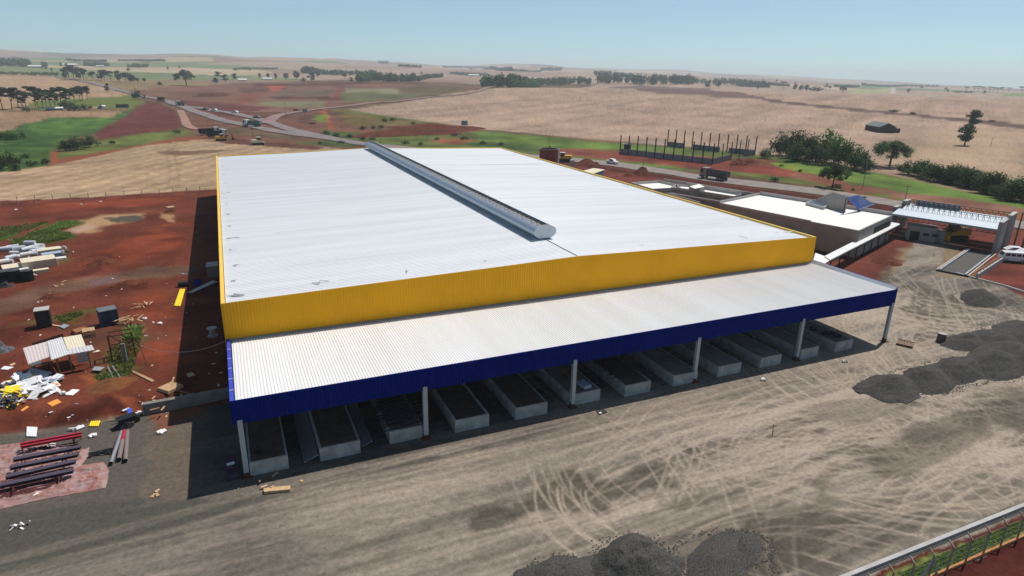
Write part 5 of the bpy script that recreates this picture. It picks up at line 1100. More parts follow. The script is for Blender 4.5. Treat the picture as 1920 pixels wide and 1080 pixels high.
# ------------------------------------------------------------------ left building site
def V3(px,py,h=0): return np.array(spot(px,py,h))
def sheet(name,label,px,mt,h=.05,cat='sheet',group=None,ribs_=0,th=.03,tilt=0):
    """a loose sheet lying where its corners are seen"""
    c=[V3(a,b,h) for a,b in px];o=np.mean(c,0);t=[p-o for p in c]
    m=MB();
    if tilt:
        for i in range(len(t)): t[i]=t[i]+np.array([0,0,tilt*(1 if i in (0,1) else 0)])
    if ribs_ and len(t)==4:
        vs=[];n=ribs_
        for i in range(n*2+1):
            u=i/(n*2);a=t[0]*(1-u)+t[1]*u;b=t[3]*(1-u)+t[2]*u;z=np.array([0,0,.05 if i%2 else 0]);vs+=[a+z,b+z]
        m.add(vs,[(2*i,2*i+2,2*i+3,2*i+1) for i in range(n*2)])
    d=np.array([0,0,-th-.02]);n=len(t);vs=t+[p+d for p in t] if not ribs_ else [p+d*.4 for p in t]+[p+d for p in t]
    m.add(vs,[tuple(range(n))[::-1],tuple(range(n,2*n))]+[(i,(i+1)%n,n+(i+1)%n,n+i) for i in range(n)])
    ob=m.build(name,mt);ob.location=tuple(o);return tag(ob,label,cat,group)
S='loose cladding sheets on the red ground'
sheet('cladding_sheet','white ribbed sheet lying alone in front of the open shed',[(121,740),(136,741),(149,731),(135,730)],white,.06,group=S,ribs_=6)
sheet('cladding_sheet','orange sheet on the red soil between the rubbish heap and the retaining wall',[(88,756),(97,762),(115,754),(107,748)],sheet_o,.06,group=S,ribs_=5)
sheet('cladding_sheet','bright yellow ribbed sheets below the rubbish heap',[(11,764),(22,767),(36,757),(18,752)],sheet_y,.1,group=S,ribs_=5)
sheet('cladding_sheet','small orange strip near the bank edge',[(38,770),(42,771),(54,763),(50,761)],sheet_o,.05,group=S,ribs_=2)
sheet('cladding_sheet','bent white strip right of the rubbish heap',[(53,744),(62,750),(72,748),(58,742)],white,.06,group=S)
sheet('cladding_sheet','white ribbed sheet leaning on the bank above the red beams',[(48,815),(67,816),(70,801),(50,800)],white,.25,group=S,ribs_=5,tilt=-.15)
sheet('cladding_sheet','yellow ribbed sheet at the foot of the bank above the pipes',[(166,799),(184,799),(188,789),(170,790)],sheet_y,.1,group=S,ribs_=5)
sheet('cladding_sheet','long yellow sheet at the edge of the building shadow',[(326,573),(338,574),(347,542),(337,542)],sheet_y,.08,group=S,ribs_=2)
sheet('cladding_sheet','long blue-grey sheet lying in the building shadow',[(352,548),(360,549),(408,528),(398,526)],mat('blue_grey_sheet',(.38,.42,.47),.4,.2),.3,group=S,ribs_=2)
sheet('cladding_sheet','blue bent sheet standing beside the black barrow',[(238,766),(247,765),(250,786),(241,787)],mat('bright_blue_sheet',(.05,.09,.50),.5),.5,group=S)
sheet('cladding_sheet','short white sheet behind the blue bent one',[(228,769),(231,771),(244,766),(241,764)],white,.2,group=S)
sheet('board','white board on the ground at the left picture edge',[(1,692),(14,693),(26,688),(8,686)],white,.08,'board')
sheet('board','grey panel lying right of the open shed',[(172,694),(188,695),(196,688),(178,687)],greyish,.3,'board')
sheet('board','cream board behind the right end of the shed roof',[(173,661),(180,660),(189,658),(183,656)],cream,.1,'board')
sheet('board','small orange board at the left edge behind the rubbish',[(17,684),(22,686),(30,681),(26,680)],wood,.08,'board')
sheet('board','dull rectangular panel beside the site toilet',[(111,612),(120,616),(130,610),(120,607)],greyish,.15,'board')
sheet('timber_plank','long plank running from the toilet to the grey panel',[(94,607),(95,609),(117,613),(117,611)],wood,.1,'plank')
sheet('timber_plank','wide pale orange planks on the red soil near the building shadow',[(247,697),(251,695),(290,713),(285,716)],wood,.1,'plank',ribs_=2)
sheet('timber_plank','weathered planks lying into the shadow beside the retaining wall',[(326,731),(329,729),(376,742),(374,744)],wood_d,.3,'plank')
sheet('board','dusty yellow board in the middle of the building shadow',[(349,701),(353,707),(366,703),(360,698)],mat('dull_yellow',(.45,.38,.18),.8),.12,'board')
sheet('timber_board','long orange timber board with upright cleats in front of the first canopy column',[(494,915),(495,922),(544,917),(544,910)],wood,.25,'board',th=.2)
sheet('timber_plank','small split plank on the yard right of the orange board',[(562,902),(566,903),(570,900),(565,899)],wood,.08,'plank')
# rubbish heap of sheets and scrap
def rubbish():
    P=V3(50,728);t=thing('scrap_pile','rubbish pile of torn white and yellow sheets with grey scrap in front of the shed','scrap pile',P);g=random.Random(5)
    def lump(nm,mt,area,n,sz,zr_,seed,flat_=False):
        g=random.Random(seed);m=MB()
        for i in range(n):
            px=g.uniform(area[0],area[2]);u=(px-area[0])/(area[2]-area[0]);py=g.uniform(area[1],area[3])-u*area[4]
            q=V3(px,py)-P;z=g.uniform(0,zr_);a=g.uniform(0,6.28);l=sz*g.uniform(.4,1.3);w_=l*g.uniform(.25,.7);M=Matrix.Translation(Vector(q+[0,0,z+.06]))@Matrix.Rotation(a,4,'Z')@Matrix.Rotation(g.gauss(0,.22),4,'X')@Matrix.Rotation(g.gauss(0,.2),4,'Y')
            m.box(-l,l,-w_,w_,-.02,.03,M)
        m.build(nm,mt,t)
    lump('white_sheets',white,(34,712,100,742,6),42,.85,.55,1);lump('white_sheets',whitish,(38,722,96,748,8),30,.6,.5,2)
    lump('pale_blue_sheets',mat('pale_blue_sheet',(.40,.48,.58),.4,.1),(60,708,108,722,4),12,.9,.5,3)
    lump('yellow_sheets',sheet_y,(24,710,62,720,2),9,.8,.5,4);lump('yellow_sheets',sheet_y,(16,738,52,750,10),13,.9,.6,6);lump('orange_sheets',sheet_o,(90,716,108,724,2),8,.45,.3,7)
    lump('scrap',mat('grey_scrap',(.10,.10,.115),.7,.2,.5,5.),(0,728,34,765,8),75,.38,.5,8);lump('scrap',mat('brown_scrap',(.22,.14,.09),.9,0,.5,5.),(0,722,50,768,12),45,.32,.45,9);lump('scrap',black,(0,725,30,772,6),30,.35,.3,10);lump('scrap',whitish,(0,722,45,765,10),30,.25,.55,11)
rubbish()
# open shed
def openshed():
    P=V3(108,700);t=thing('open_shed','open-fronted site shed roofed with dusty white, cream and pinkish sheets on timber posts','shed',P);zf,zb=P[2]+2.25,P[2]+2.6
    def roofp(nm,px,mt,dz=0):
        c=[flat(a,b,(zb if i in (0,1) else zf)+dz)-P for i,(a,b) in enumerate(px)]
        m=MB();n=14;vs=[]
        for i in range(n+1):
            u=i/n;a=c[0]*(1-u)+c[1]*u;b=c[3]*(1-u)+c[2]*u;z=np.array([0,0,.035 if i%2 else 0]);vs+=[a+z,b+z]
        m.add(vs,[(2*i,2*i+2,2*i+3,2*i+1) for i in range(n)]);d=np.array([0,0,-.06]);m.add(c+[q+d for q in c],[(7,6,5,4),(0,1,5,4),(1,2,6,5),(2,3,7,6),(3,0,4,7)]);return m.build(nm,mt,t)
    pk=mat('pinkish_sheet',(.58,.50,.49),.6,0,.06)
    roofp('roof_sheet',[(43,653),(90,640),(95,668),(53,683)],pk);roofp('roof_sheet',[(88,640),(116,632),(129,664),(96,675)],mat('dusty_grey_sheet',(.60,.59,.60),.6,0,.06),.06)
    roofp('roof_sheet',[(118,633),(152,627),(161,650),(127,657)],mat('cream_sheet',(.72,.64,.48),.6,0,.05),.03);roofp('roof_sheet',[(126,655),(172,647),(177,656),(128,665)],mat('dusty_grey_sheet',None),-.1)
    for px,py in ((65,703),(112,700),(136,697),(171,689),(60,690),(150,672)):
        q=V3(px,py)-P;m=MB();m.box(q[0]-.07,q[0]+.07,q[1]-.07,q[1]+.07,q[2]-.1,zf-P[2]-.05);m.build('post',wood_d,t)
    a=V3(148,684)-P;b=V3(168,681)-P;m=MB();wall_seg(m,a[:2],b[:2],.06,a[2]+.25,a[2]+2.05);m.build('panel',mat('marked_white_board',(.42,.42,.44),.6,0,.15,2.),t)
    a=V3(120,668)-P+[0,1.6,0];b=V3(60,690)-P+[0,1.9,0];m=MB();wall_seg(m,a[:2],b[:2],.06,a[2]-.3,a[2]+2.2);m.build('back_wall',mat('red_brown_board',(.10,.04,.03),.9,0,.2),t)
    q=V3(82,694)-P;m=MB();m.box(q[0]-.9,q[0]+.9,q[1]-.3,q[1]+.3,q[2]+.75,q[2]+.82);
    for s in (-.8,.8): m.box(q[0]+s-.05,q[0]+s+.05,q[1]-.25,q[1]+.25,q[2],q[2]+.75)
    m.build('workbench',wood_d,t);m=MB();a=flat(57,686,zf-.12)-P;b=flat(78,680,zf-.12)-P;wall_seg(m,a[:2],b[:2],.04,a[2]-.05,a[2]+.25);m.build('fascia_board',greyish,t)
openshed()
# portable toilet and blue container
P=V3(85,611);t=thing('portable_toilet','dark portable toilet cabin with flat pale roof standing alone on red soil','toilet',P,.12)
m=MB();m.box(-.75,.75,-.75,.75,0,2.25);b=m.build('cabin',mat('charcoal_plastic',(.022,.024,.024),.6),t);m=MB();m.box(-.8,.8,-.8,.8,2.25,2.34);m.box(-.03,.03,-.7,.7,2.34,2.37);m.build('roof',mat('grey_roof_plastic',(.42,.41,.38),.7),t);m=MB();m.box(-.45,.45,-.78,-.75,.1,2.05);m.box(-.82,-.75,.1,.3,.8,1.0);m.build('door',mat('charcoal_door',(.03,.033,.035),.5),b)
P=V3(208,611);a=V3(191,616);b=V3(224,609);dd=b-a;t=thing('site_container','small navy blue site container with faint pale lettering and a dusty lid','container',P,math.atan2(dd[1],dd[0]));w2=np.linalg.norm(dd)/2
m=MB();m.box(-w2,w2,0,1.7,.05,2.0);
for k in range(12): m.box(-w2+.1+k*(2*w2-.2)/12,-w2+.2+k*(2*w2-.2)/12,-.02,0,.1,1.1)
b_=m.build('body',navy,t);m=MB();m.box(-w2-.03,w2+.03,-.05,1.75,2.0,2.12);m.build('lid',mat('dusty_blue_lid',(.13,.15,.16),.7,0,.2),t)
m=MB();m.box(-w2-.03,-w2+.08,-.06,0.02,.0,2.);m.box(w2-.08,w2+.03,-.06,0.02,.0,2.);m.build('corner_post',mat('container_post',(.05,.09,.12),.6),t)
for s_,x,z,sz in (('CONTAINERS',-.24,1.52,.20),):
    cu=bpy.data.curves.new('lettering','FONT');cu.body=s_;cu.size=sz;cu.extrude=.004;o=bpy.data.objects.new('lettering',cu);C.objects.link(o)
    cu.materials.append(mat('faded_lettering',(.09,.15,.22),.7));o.parent=b_;o.location=(x,-.035,z);o.rotation_euler=(math.pi/2,0,0)
    dg=bpy.context.evaluated_depsgraph_get();me=bpy.data.meshes.new_from_object(o.evaluated_get(dg));o2=bpy.data.objects.new('lettering',me);C.objects.link(o2);o2.parent=b_;o2.location=o.location;o2.rotation_euler=o.rotation_euler;bpy.data.objects.remove(o)
m=MB()
for k in range(16):
    a0_=6.2832*k/16;a1_=6.2832*(k+1)/16
    for r_ in (.24,.13): m.bar((-.62+r_*math.cos(a0_),-.03,1.45+r_*math.sin(a0_)),(-.62+r_*math.cos(a1_),-.03,1.45+r_*math.sin(a1_)),.045)
m.box(-.05,.95,-.035,-.03,1.30,1.36);m.build('emblem',MATS['faded_lettering'],b_)
def crate(px,py,s,label,rz=.3,h=None,mt=None,name='wooden_crate'):
    h=h or s;P=V3(px,py);t=thing(name,label,'crate',P,rz);mt=mt or wood;m=MB()
    for sx in (-1,1):
        for sy in (-1,1): m.box(sx*s-.06,sx*s+.06,sy*s-.06,sy*s+.06,0,2*h)
        for z in (0,.45,.9): m.box(-s,s,sx*s-.02,sx*s+.02,z*2*h,z*2*h+.12);m.box(sx*s-.02,sx*s+.02,-s,s,z*2*h,z*2*h+.12)
    m.build('frame',mt,t);m=MB();
    for k in range(5): m.box(-s,s,-s+k*s*.42,-s+k*s*.42+s*.34,2*h,2*h+.04)
    m.build('lid',mt,t)
crate(168,630,.62,'slatted timber crate with pale lid behind the open shed',.2,.42);crate(152,624,.7,'flat brown crate left of the slatted timber crate',.5,.2,mat('orange_brown_wood',(.34,.15,.07),.85,0,.2));crate(321,396,.75,'lone timber crate on a sandy spot far up the red site',.4,.5);crate(320,730,.8,'low timber pallet crate at the edge of the building shadow',.7,.14)
crate(1697,646,.9,'broken timber frame lying on the grey gravel patch by the last column',.5,.08,wood_d)
def sticks(px,py,n,l,label,mt=wood,seed=1,h=.3,name='timber_offcuts',sp=.7):
    P=V3(px,py);g=random.Random(seed);m=MB()
    for i in range(n):
        a=g.uniform(0,6.28);x,y=g.gauss(0,sp),g.gauss(0,sp);z=g.uniform(.05,h);L_=l*g.uniform(.5,1.2);dz=g.uniform(-.1,.3);m.bar((x,y,z),(x+L_*math.cos(a),y+L_*math.sin(a),z+dz),g.uniform(.08,.2),.06)
    o=m.build(name,mt);o.location=tuple(P);tag(o,label,'timber pile')
sticks(235,607,22,1.0,'heap of pale timber offcuts against the blue container',seed=3,h=.8);sticks(268,574,7,1.3,'scattered thin laths on the soil left of the long yellow sheet',seed=4,sp=.5);sticks(305,752,12,1.0,'pile of laths on top of the retaining wall end',seed=5,sp=1.2,h=.4);sticks(505,908,5,.5,'short upright offcuts behind the long orange board',seed=6,sp=.6,h=.3)
sticks(290,930,6,.4,'tiny splinters of wood on the apron',seed=7,sp=.25,h=.1);sticks(112,536,5,.8,'broken pale boards beside the grey track',seed=8,sp=.6,h=.1);sticks(36,990,7,.35,'small white scraps in the lower left',whitish,9,.15,'paper_scraps',.4)
P=V3(160,588);
# retaining wall
a=np.array([-8.75,14.75]);b=np.array([-.75,15.15]);t=thing('retaining_wall','thick weathered concrete retaining wall between the apron and the red soil beside the canopy','retaining wall',(a[0],a[1],0));m=MB();wall_seg(m,(0,0),b-a,.55,-.1,1.15);m.build('wall',conc_d,t);m=MB();m.box(-.04,.0,-.32,.32,-.05,1.2);m.build('end_board',cream,t)
# black barrow heap
P=V3(240,797);t=thing('wheelbarrow','black wheelbarrow half hidden by dark plastic at the corner of the apron','wheelbarrow',P,.4);m=MB();m.prism([(-.6,.45),(.5,.45),(.8,.95),(-.9,.95)],-.45,.45,'y');m.build('tray',black,t);m=MB();m.tube((.8,-.08,.3),(.8,.08,.3),.3,.3,12);m.build('wheel',rubber,t);m=MB();m.bar((.8,-.1,.3),(-1.4,-.4,.8),.05);m.bar((.8,.1,.3),(-1.4,.4,.8),.05);m.bar((-.5,-.35,.4),(-.6,-.35,0),.05);m.bar((-.5,.35,.4),(-.6,.35,0),.05);m.build('frame',steel,t)
heap('plastic_sheeting','crumpled black plastic sheeting beside the wheelbarrow',tuple(V3(232,801)),.95,.6,.55,black,.3,77,None,24,cat='plastic sheeting',lump=.6)
# tarp with steel beams
def tarpaulin():
    out=[(-90,880),(-10,836),(60,828),(95,833),(158,842),(170,838),(166,856),(155,872),(196,866),(205,880),(203,905),(198,916),(150,925),(80,937),(0,956),(-90,985)]
    W=wpoly(out);lo=W.min(0);hi=W.max(0);n=150;xs=np.linspace(lo[0],hi[0],n);ys=np.linspace(lo[1],hi[1],n);A,B=np.meshgrid(xs,ys);d=sdist(A.ravel(),B.ravel(),W).reshape(n,n)
    wr=np.abs(fbm(A*.9+B*.6,B*2.2-A*.5,5,4)-.5)*2;z=T(A,B)+.03+.22*(1-wr)**5*ss(0,.5,d)+.05*fbm(A*2,B*2,9,3)*ss(0,.3,d)
    V=np.stack([A,B,z],-1).reshape(-1,3);c=V.mean(0);i=np.arange(n-1)[:,None]*n;j=np.arange(n-1)[None,:];Q=np.stack([i+j,i+j+1,i+n+j+1,i+n+j],-1).reshape(-1,4);k=(d.ravel()[Q]>0).all(1)
    o=np_mesh('tarpaulin',V-c,Q[k],tarp,None,True);o.location=tuple(c);tag(o,'dusty pink wrinkled tarpaulin spread under the steel beams at the lower left','tarpaulin')
tarp.node_tree.nodes['Color Ramp'].color_ramp.elements[0].color=(.30,.115,.085,1);tarp.node_tree.nodes['Color Ramp'].color_ramp.elements[1].color=(.34,.24,.235,1)
tarpaulin()
def beam(px0,px1,label,mt,w_=.28,h=.3,z=.7,name='steel_beam',g='steel beams on trestles',n=1,step=.35):
    a=flat(*px0,z);b=flat(*px1,z);c=(a+b)/2;t=thing(name,label,'steel beam',(c[0],c[1],0),math.atan2(b[1]-a[1],b[0]-a[0]),g);l=np.linalg.norm(b-a)/2
    for k in range(n):
        y=-k*step;m=MB();m.box(-l,l,y-w_/2,y+w_/2,z-h/2,z-h/2+.04);m.box(-l,l,y-w_/2,y+w_/2,z+h/2-.04,z+h/2);m.box(-l,l,y-.03,y+.03,z-h/2+.04,z+h/2-.04);m.build('beam',mt,t)
beam((38,833),(153,812),'bright red steel beam, the rear of the pair by the bank',beam_r,.22,.22,.75);beam((39,838),(153,817),'bright red steel beam, the front of the pair by the bank',beam_r,.22,.22,.7)
for i,(a,b) in enumerate((((25,862),(152,838)),((19,877),(147,852)),((11,895),(142,865)),((0,911),(138,882)))):
    beam(a,b,'dusty purple steel beam on the tarpaulin, '+ORD[i]+' counting from the bank',beam_p,.5,.25,.7)
def rods():
    P=V3(60,914);a=V3(-5,924)-P;b=V3(118,898)-P;t=thing('steel_rod_bundle','bundle of thin reddish steel rods lying on the near side of the tarpaulin','steel rods',P);m=MB();d=(b-a)/np.linalg.norm(b-a);n=np.array([-d[1],d[0],0])
    for k in range(16): o=n*(k*.17-1.2);m.bar(a+o+[0,0,.2],b+o+[0,0,.2],.07)
    m.build('rods',mat('reddish_rod',(.16,.06,.055),.7,.1),t)
rods()
k=0
for px,py in ((48,842),(145,822),(48,870),(132,850),(35,890),(125,868),(27,921),(112,902)):
    P=V3(px,py);t=thing('trestle','rusty steel trestle, '+ORD[k]+' of those holding the beams on the tarpaulin','trestle',P,.25,'trestles under the beams');k+=1;m=MB()
    for s in (-.45,.45): m.bar((-.3,s,0),(0,s,.55),.06);m.bar((.3,s,0),(0,s,.55),.06)
    m.bar((0,-.9,.55),(0,.9,.55),.08);m.build('frame',rust,t)
for i,(a,b,r) in enumerate((((229,814),(209,873),.13),((234,813),(224,866),.16),((240,813),(236,868),.15),((222,825),(213,855),.09))):
    A=V3(*a)+[0,0,.25];B=V3(*b)+[0,0,.25];c=(A+B)/2;t=thing('steel_pipe',['leftmost long grey pipe beside the tarpaulin','middle pipe of the row, with a red painted length','rightmost long pipe of the row, dusty brown','short dark red pipe behind the leftmost one'][i],'pipe',c,0,'steel pipes beside the tarpaulin')
    pm=[galv,mat('dusty_pipe',(.22,.17,.16),.6,.1,.1),mat('dusty_pipe',None),mat('dark_red_pipe',(.16,.03,.04),.6)][i];m=MB();m.tube(A-c,B-c,r*1.2,r*1.2,14,cap=False);m.build('pipe',pm,t);m=MB();m.tube(B-c-(B-A)*.01,B-c-(B-A)*.004,r*1.1,r*1.1,12);m.build('bore',dark,t)
    if i==1: m=MB();m.tube(A-c,A-c+(B-A)*.35,r*1.24,r*1.24,14,cap=False);m.build('paint_band',beam_r,t)
def coil(px,py,label,w_=1.,seed=1):
    P=V3(px,py);g=random.Random(seed);m=MB();pt=[(w_*1.2*math.sin(i*.9+g.uniform(-.5,.5)),w_*.35*math.cos(i*1.3),.08+.12*g.random()) for i in range(26)]
    for a,b in zip(pt[:-1],pt[1:]): m.tube(a,b,.045,.045,5)
    o=m.build('cable_coil',black);o.location=tuple(P);tag(o,label,'cable')
coil(196,850,'tangled black cables left of the long pipes',1.1,3);coil(75,843,'small black cable tangle behind the purple beams',.7,4)
for px,py,lb in ((97,838,'white bag between the red and purple beams'),(137,806,'pale stone by the bank, left one'),(150,804,'pale stone by the bank, right one'),(174,818,'cream lump beside the red beams'),(72,901,'white bag on the front purple beam area'),(72,930,'cream crumpled paper on the front edge of the tarpaulin'),(120,741-2,'pale litter below the lone white sheet'),(303,812,'pale stone on the rusty apron edge'),(262,776,'white lump near the wall end'),(189,379,'white block near the far fence'),(151,384,'small pale object near the far fence, left of the white block'),(30,394,'white marker stones near the far fence at the left'),(345,515,'white debris at the shadow edge'),(301,608,'white pebble on the red site'),(270,599,'white scrap right of the timber offcuts'),(1584,679,'white stone on the yard before the last columns'),(1432,713,'white speck of stone on the yard near the fourth column'),(64,517,'white ball beside the black tanks')):
    P=V3(px,py);g=random.Random(px);m=MB();s=.17 if px<1000 else .15
    for q in range(3): M=Matrix.Translation((g.uniform(-.15,.15),g.uniform(-.1,.1),.1))@Matrix.Rotation(g.uniform(0,3),4,'Z')@Matrix.Rotation(.4,4,'X');m.box(-s*1.5,s*1.5,-s,s,-.06,.10,M)
    o=m.build('white_block' if 'block' in lb else 'stone' if 'ston' in lb else 'litter',whitish);o.location=tuple(P);tag(o,lb,'debris')
# rusty frame, leaning pole, grey post
P=V3(232,668);t=thing('rusty_frame','rusty square steel scaffold frame standing among green weeds','scaffold frame',P,.15);m=MB();h=3.
for x in (-1.15,1.15):
    for y in (-.7,.7): m.bar((x,y,0),(x,y,h),.11)
for z in (h-.1,h*.45):
    for s in (-1,1): m.bar((-1.15,s*.7,z),(1.15,s*.7,z),.1);m.bar((s*1.15,-.7,z),(s*1.15,.7,z),.1)
m.bar((-1.15,-.7,.3),(1.15,-.7,h-.3),.07);m.bar((1.15,.7,.3),(-1.15,.7,h-.3),.07);m.build('frame',rust,t)
P=V3(236,680);t=thing('concrete_post','thick grey concrete post leaning in the weeds beside the rusty frame','post',P);m=MB();m.bar((0,0,-.1),(-.05,.3,2.2),.45,.4);m.build('post',conc_d,t)
pole(278,689,620,'thin dark pole leaning left on the red site',wood_d,False,.045,(-.6,.3));
P0=V3(278,689)+np.array([-.4,.2,2.6]);P1=np.array([-.6,13.9,6.9]);t=thing('power_cable','thin cable sagging from the leaning pole to the warehouse corner','cable',P0);m=MB();pr_=None
for i in range(13):
    u=i/12;q=(P1-P0)*u+[0,0,-1.0*4*u*(1-u)]
    if pr_ is not None:m.tube(pr_,q,.018,.018,4)
    pr_=q
m.build('cable',galv,t)
for i,(a,b) in enumerate((((203,692),(213,712)),((211,690),(230,716)))):
    A=V3(*a)+[0,0,.3];B=V3(*b)+[0,0,.12];c=(A+B)/2;m=MB();m.tube(A-c,B-c,.07,.07,8);o=m.build('steel_tube',galv);o.location=tuple(c);tag(o,['short grey tube','long grey tube'][i]+' on the sandy earth mound','tube')
# wooden spool in the shadow
P=V3(399,630);t=thing('cable_drum','pale cable drum standing in the building shadow','cable drum',P);m=MB();m.tube((0,0,0),(0,0,.1),.6,.6,18);m.tube((0,0,1.0),(0,0,1.1),.6,.6,18);m.build('flange',greyish,t);m=MB();m.tube((0,0,.1),(0,0,1.),.35,.35,14);m.build('core',greyish,t)
P=V3(1763,640);t=thing('steel_drum','dented rusty drum on end beside the upper gravel heaps','drum',P);m=MB();m.tube((0,0,0),(.12,0,1.05),.52,.52,18);m.build('barrel',mat('dull_drum',(.15,.11,.10),.7,.2,.2),t);m=MB();m.tube((.12,0,1.05),(.125,0,1.1),.54,.54,18);m.build('rim',conc_l,t)
pole(1448,820,798,'thin dark rod stuck in the yard gravel',steel,False,.04,(.3,.2),'steel_rod')
P=flat(1128,773,0);t=thing('drain_cover','small square drain box with pale lid at the edge of the canopy shadow','drain cover',P,.1);m=MB();m.box(-.45,.45,-.3,.3,-.05,.12);m.build('box',steel,t);m=MB();m.box(-.5,-.2,-.35,-.1,.12,.16);m.build('lid',cream,t)
# panel store at the far left
def panel(name,label,px,py,l,w_,h,rz,mt,cat,g=None,n=1):
    P=V3(px,py);t=thing(name,label,cat,P,rz,g)
    for k in range(n): m=MB();m.box(-l,l,-w_,w_,k*h/n+.015,(k+1)*h/n-.02);m.build('panel',mt,t)
panel('panel_stack','largest stack of cream wall panels in the store at the left',74,498,2.3,1.6,1.25,.3,cream,'panel stack','panel stacks',6)
panel('panel_stack','wide low stack of cream panels left of the largest stack',38,502,2.3,1.4,.55,.3,cream,'panel stack','panel stacks',3);panel('panel_stack','thin stack of cream panels in front of the largest one',65,512,1.9,.5,.5,.3,cream,'panel stack','panel stacks',2)
panel('panel_stack','low white panels at the left edge behind the black tanks',14,514,2.8,1.,.45,.3,whitish,'panel stack','panel stacks',2);panel('panel_stack','far cream panel pallet behind the white rolls',92,472,1.7,1.,.6,.3,cream,'panel stack','panel stacks',2)
panel('panel_stack','blue-white sheet stack right of the white rolls',98,482,1.4,.8,.8,.35,mat('pale_blue_sheet',None),'panel stack','panel stacks',4);panel('panel_stack','pair of pale slabs lying apart on the right of the store',115,487,.75,.6,.45,.2,whitish,'panel stack','panel stacks',2)
k=0
for px,py in ((30,478),(38,474),(46,470),(28,486),(36,484),(52,476),(60,470),(66,466),(44,484),(52,486),(60,480),(70,474),(76,470),(22,492),(14,494),(74,464),(66,474),(58,464),(6,470),(14,470),(25,466),(8,500)):
    P=V3(px,py);t=thing('insulation_roll','white insulation roll, '+ORD[k]+' counted from the left end of the rolls','insulation roll',P,random.uniform(-.5,.9),'insulation rolls in the panel store');z=.35+(.55 if k%4==1 else 0);m=MB();m.tube((-.85,0,z),(.85,0,z),.38,.38,12);m.build('roll',mat('roll_wrap',(.50,.53,.58),.5,0,.12,2.) if k%3 else whitish,t);m=MB();m.tube((-.87,0,z),(-.85,0,z),.12,.12,8);m.build('core',dark,t);k+=1
k=0
for px,py in ((104,470),(112,468),(120,467),(126,474),(104,478),(112,478),(118,475),(124,481),(130,472),(137,473)):
    P=V3(px,py);g=random.Random(k);m=MB();s=.42 if k<8 else .15;m.box(-s,s,-s*.6,s*.6,0,s*.9,Matrix.Rotation(g.uniform(0,3),4,'Z'));m.box(-s*.6,s*.5,-s*.5,s*.4,s*.5,s*1.3,Matrix.Rotation(g.uniform(0,3),4,'Z'));o=m.build('building_block',[wood,whitish,conc_l,wood_d][k%4]);o.location=tuple(P);tag(o,ORD[k]+' of the broken pale and brown blocks at the right end of the panel store','block','broken blocks');k+=1
for i,(px,py) in enumerate(((8,528),(29,526),(53,526))):
    P=V3(px,py);t=thing('water_tank',['leftmost','middle','rightmost'][i]+' of the three black ribbed tanks in front of the panel store','tank',P,0,'black tanks');m=MB()
    for q in range(4): m.tube((0,0,q*.42),(0,0,q*.42+.36),.84,.84,18);m.tube((0,0,q*.42+.36),(0,0,q*.42+.42),.76,.76,18)
    m.build('body',black,t);m=MB();m.tube((0,0,1.68),(0,0,1.82),.84,.3,18);m.build('lid',mat('grey_lid',(.06,.065,.07),.5),t)
heap('plastic_sheeting','crumpled black plastic at the left edge in front of the tanks',tuple(V3(8,538)),1.6,.7,.5,black,.3,78,None,24,cat='plastic sheeting',lump=.6)
heap('plastic_sheeting','grey plastic and scrap on the left edge above the white board',tuple(V3(-4,660)),1.6,1.2,.7,mat('grey_scrap',None),.3,79,None,30,cat='scrap',lump=.9)
P=V3(365,527);t=thing('water_tank','black drum at the edge of the building shadow above the long yellow sheet','drum',V3(344,537));m=MB();m.tube((-.7,0,.4),(.7,0,.4),.42,.42,14);m.build('barrel',black,t)
P=V3(400,516);t=thing('panel_crate','tall grey crate standing in the shadow against the warehouse','crate',P);m=MB();m.box(-.8,.8,-1.3,1.3,0,1.8);m.build('box',mat('shadow_crate',(.17,.16,.16),.8),t);m=MB();m.box(-.85,.85,-1.35,1.35,1.8,1.86);m.build('lid',greyish,t)
P=V3(366,526);sheet('cladding_sheet','dark blue sheet in the building shadow behind the long grey one',[(360,535),(375,535),(378,524),(364,524)],blue,.3,group=S)
# things stored on the docks
def stored(label,x0,x1,y0,y1,z,n,mt,ang,name='steel_section_bundle',dz=.1):
    c=((x0+x1)/2,(y0+y1)/2);t=thing(name,label,'steel sections',(c[0],c[1],z),0,'steel on the docks');g=random.Random(int(x0*10));
    for k in range(n):
        y=y0+(y1-y0)*k/max(1,n-1)-c[1];a=ang+g.gauss(0,.03);l=(x1-x0)/2;m=MB();zz=.06+dz*(k%3);m.bar((-l*math.cos(a),y-l*math.sin(a),zz),(l*math.cos(a),y+l*math.sin(a),zz+.02),.09,.09);m.build('section',mt,t)
stored('bundle of dark steel sections across the third dock',11.6,16.4,.9,7.5,1.32,22,steel,.12,dz=.14);stored('bundle of dark steel sections on the seventh dock',36.9,40.9,2.2,7.5,1.32,20,steel,.1,dz=.16)
def leanp(x,label,mt=galv,n=4,y0=.3,y1=9,w_=.24):
    t=thing('purlin_bundle',label,'purlins',(x,y0,0),0,'purlins beside the second dock')
    for k in range(n): m=MB();m.box(k*w_*1.05,k*w_*1.05+w_,0,y1-y0,.05+.1*k,.16+.1*k);m.build('purlin',mt,t)
leanp(4.6,'bright long purlins lying along the left side of the second dock',n=5);leanp(9.7,'bright long purlins lying along the right side of the second dock',n=4,y0=.9)
t=thing('cable_tangle','black cable tangle on the first dock','cable',(1.0,1.3,1.28));m=MB();g=random.Random(3);pt=[(g.uniform(-.5,.5),g.uniform(-.3,.3),.05+.2*g.random()) for i in range(22)]
for a,b in zip(pt[:-1],pt[1:]): m.tube(a,b,.035,.035,5)
m.build('cable',black,t)
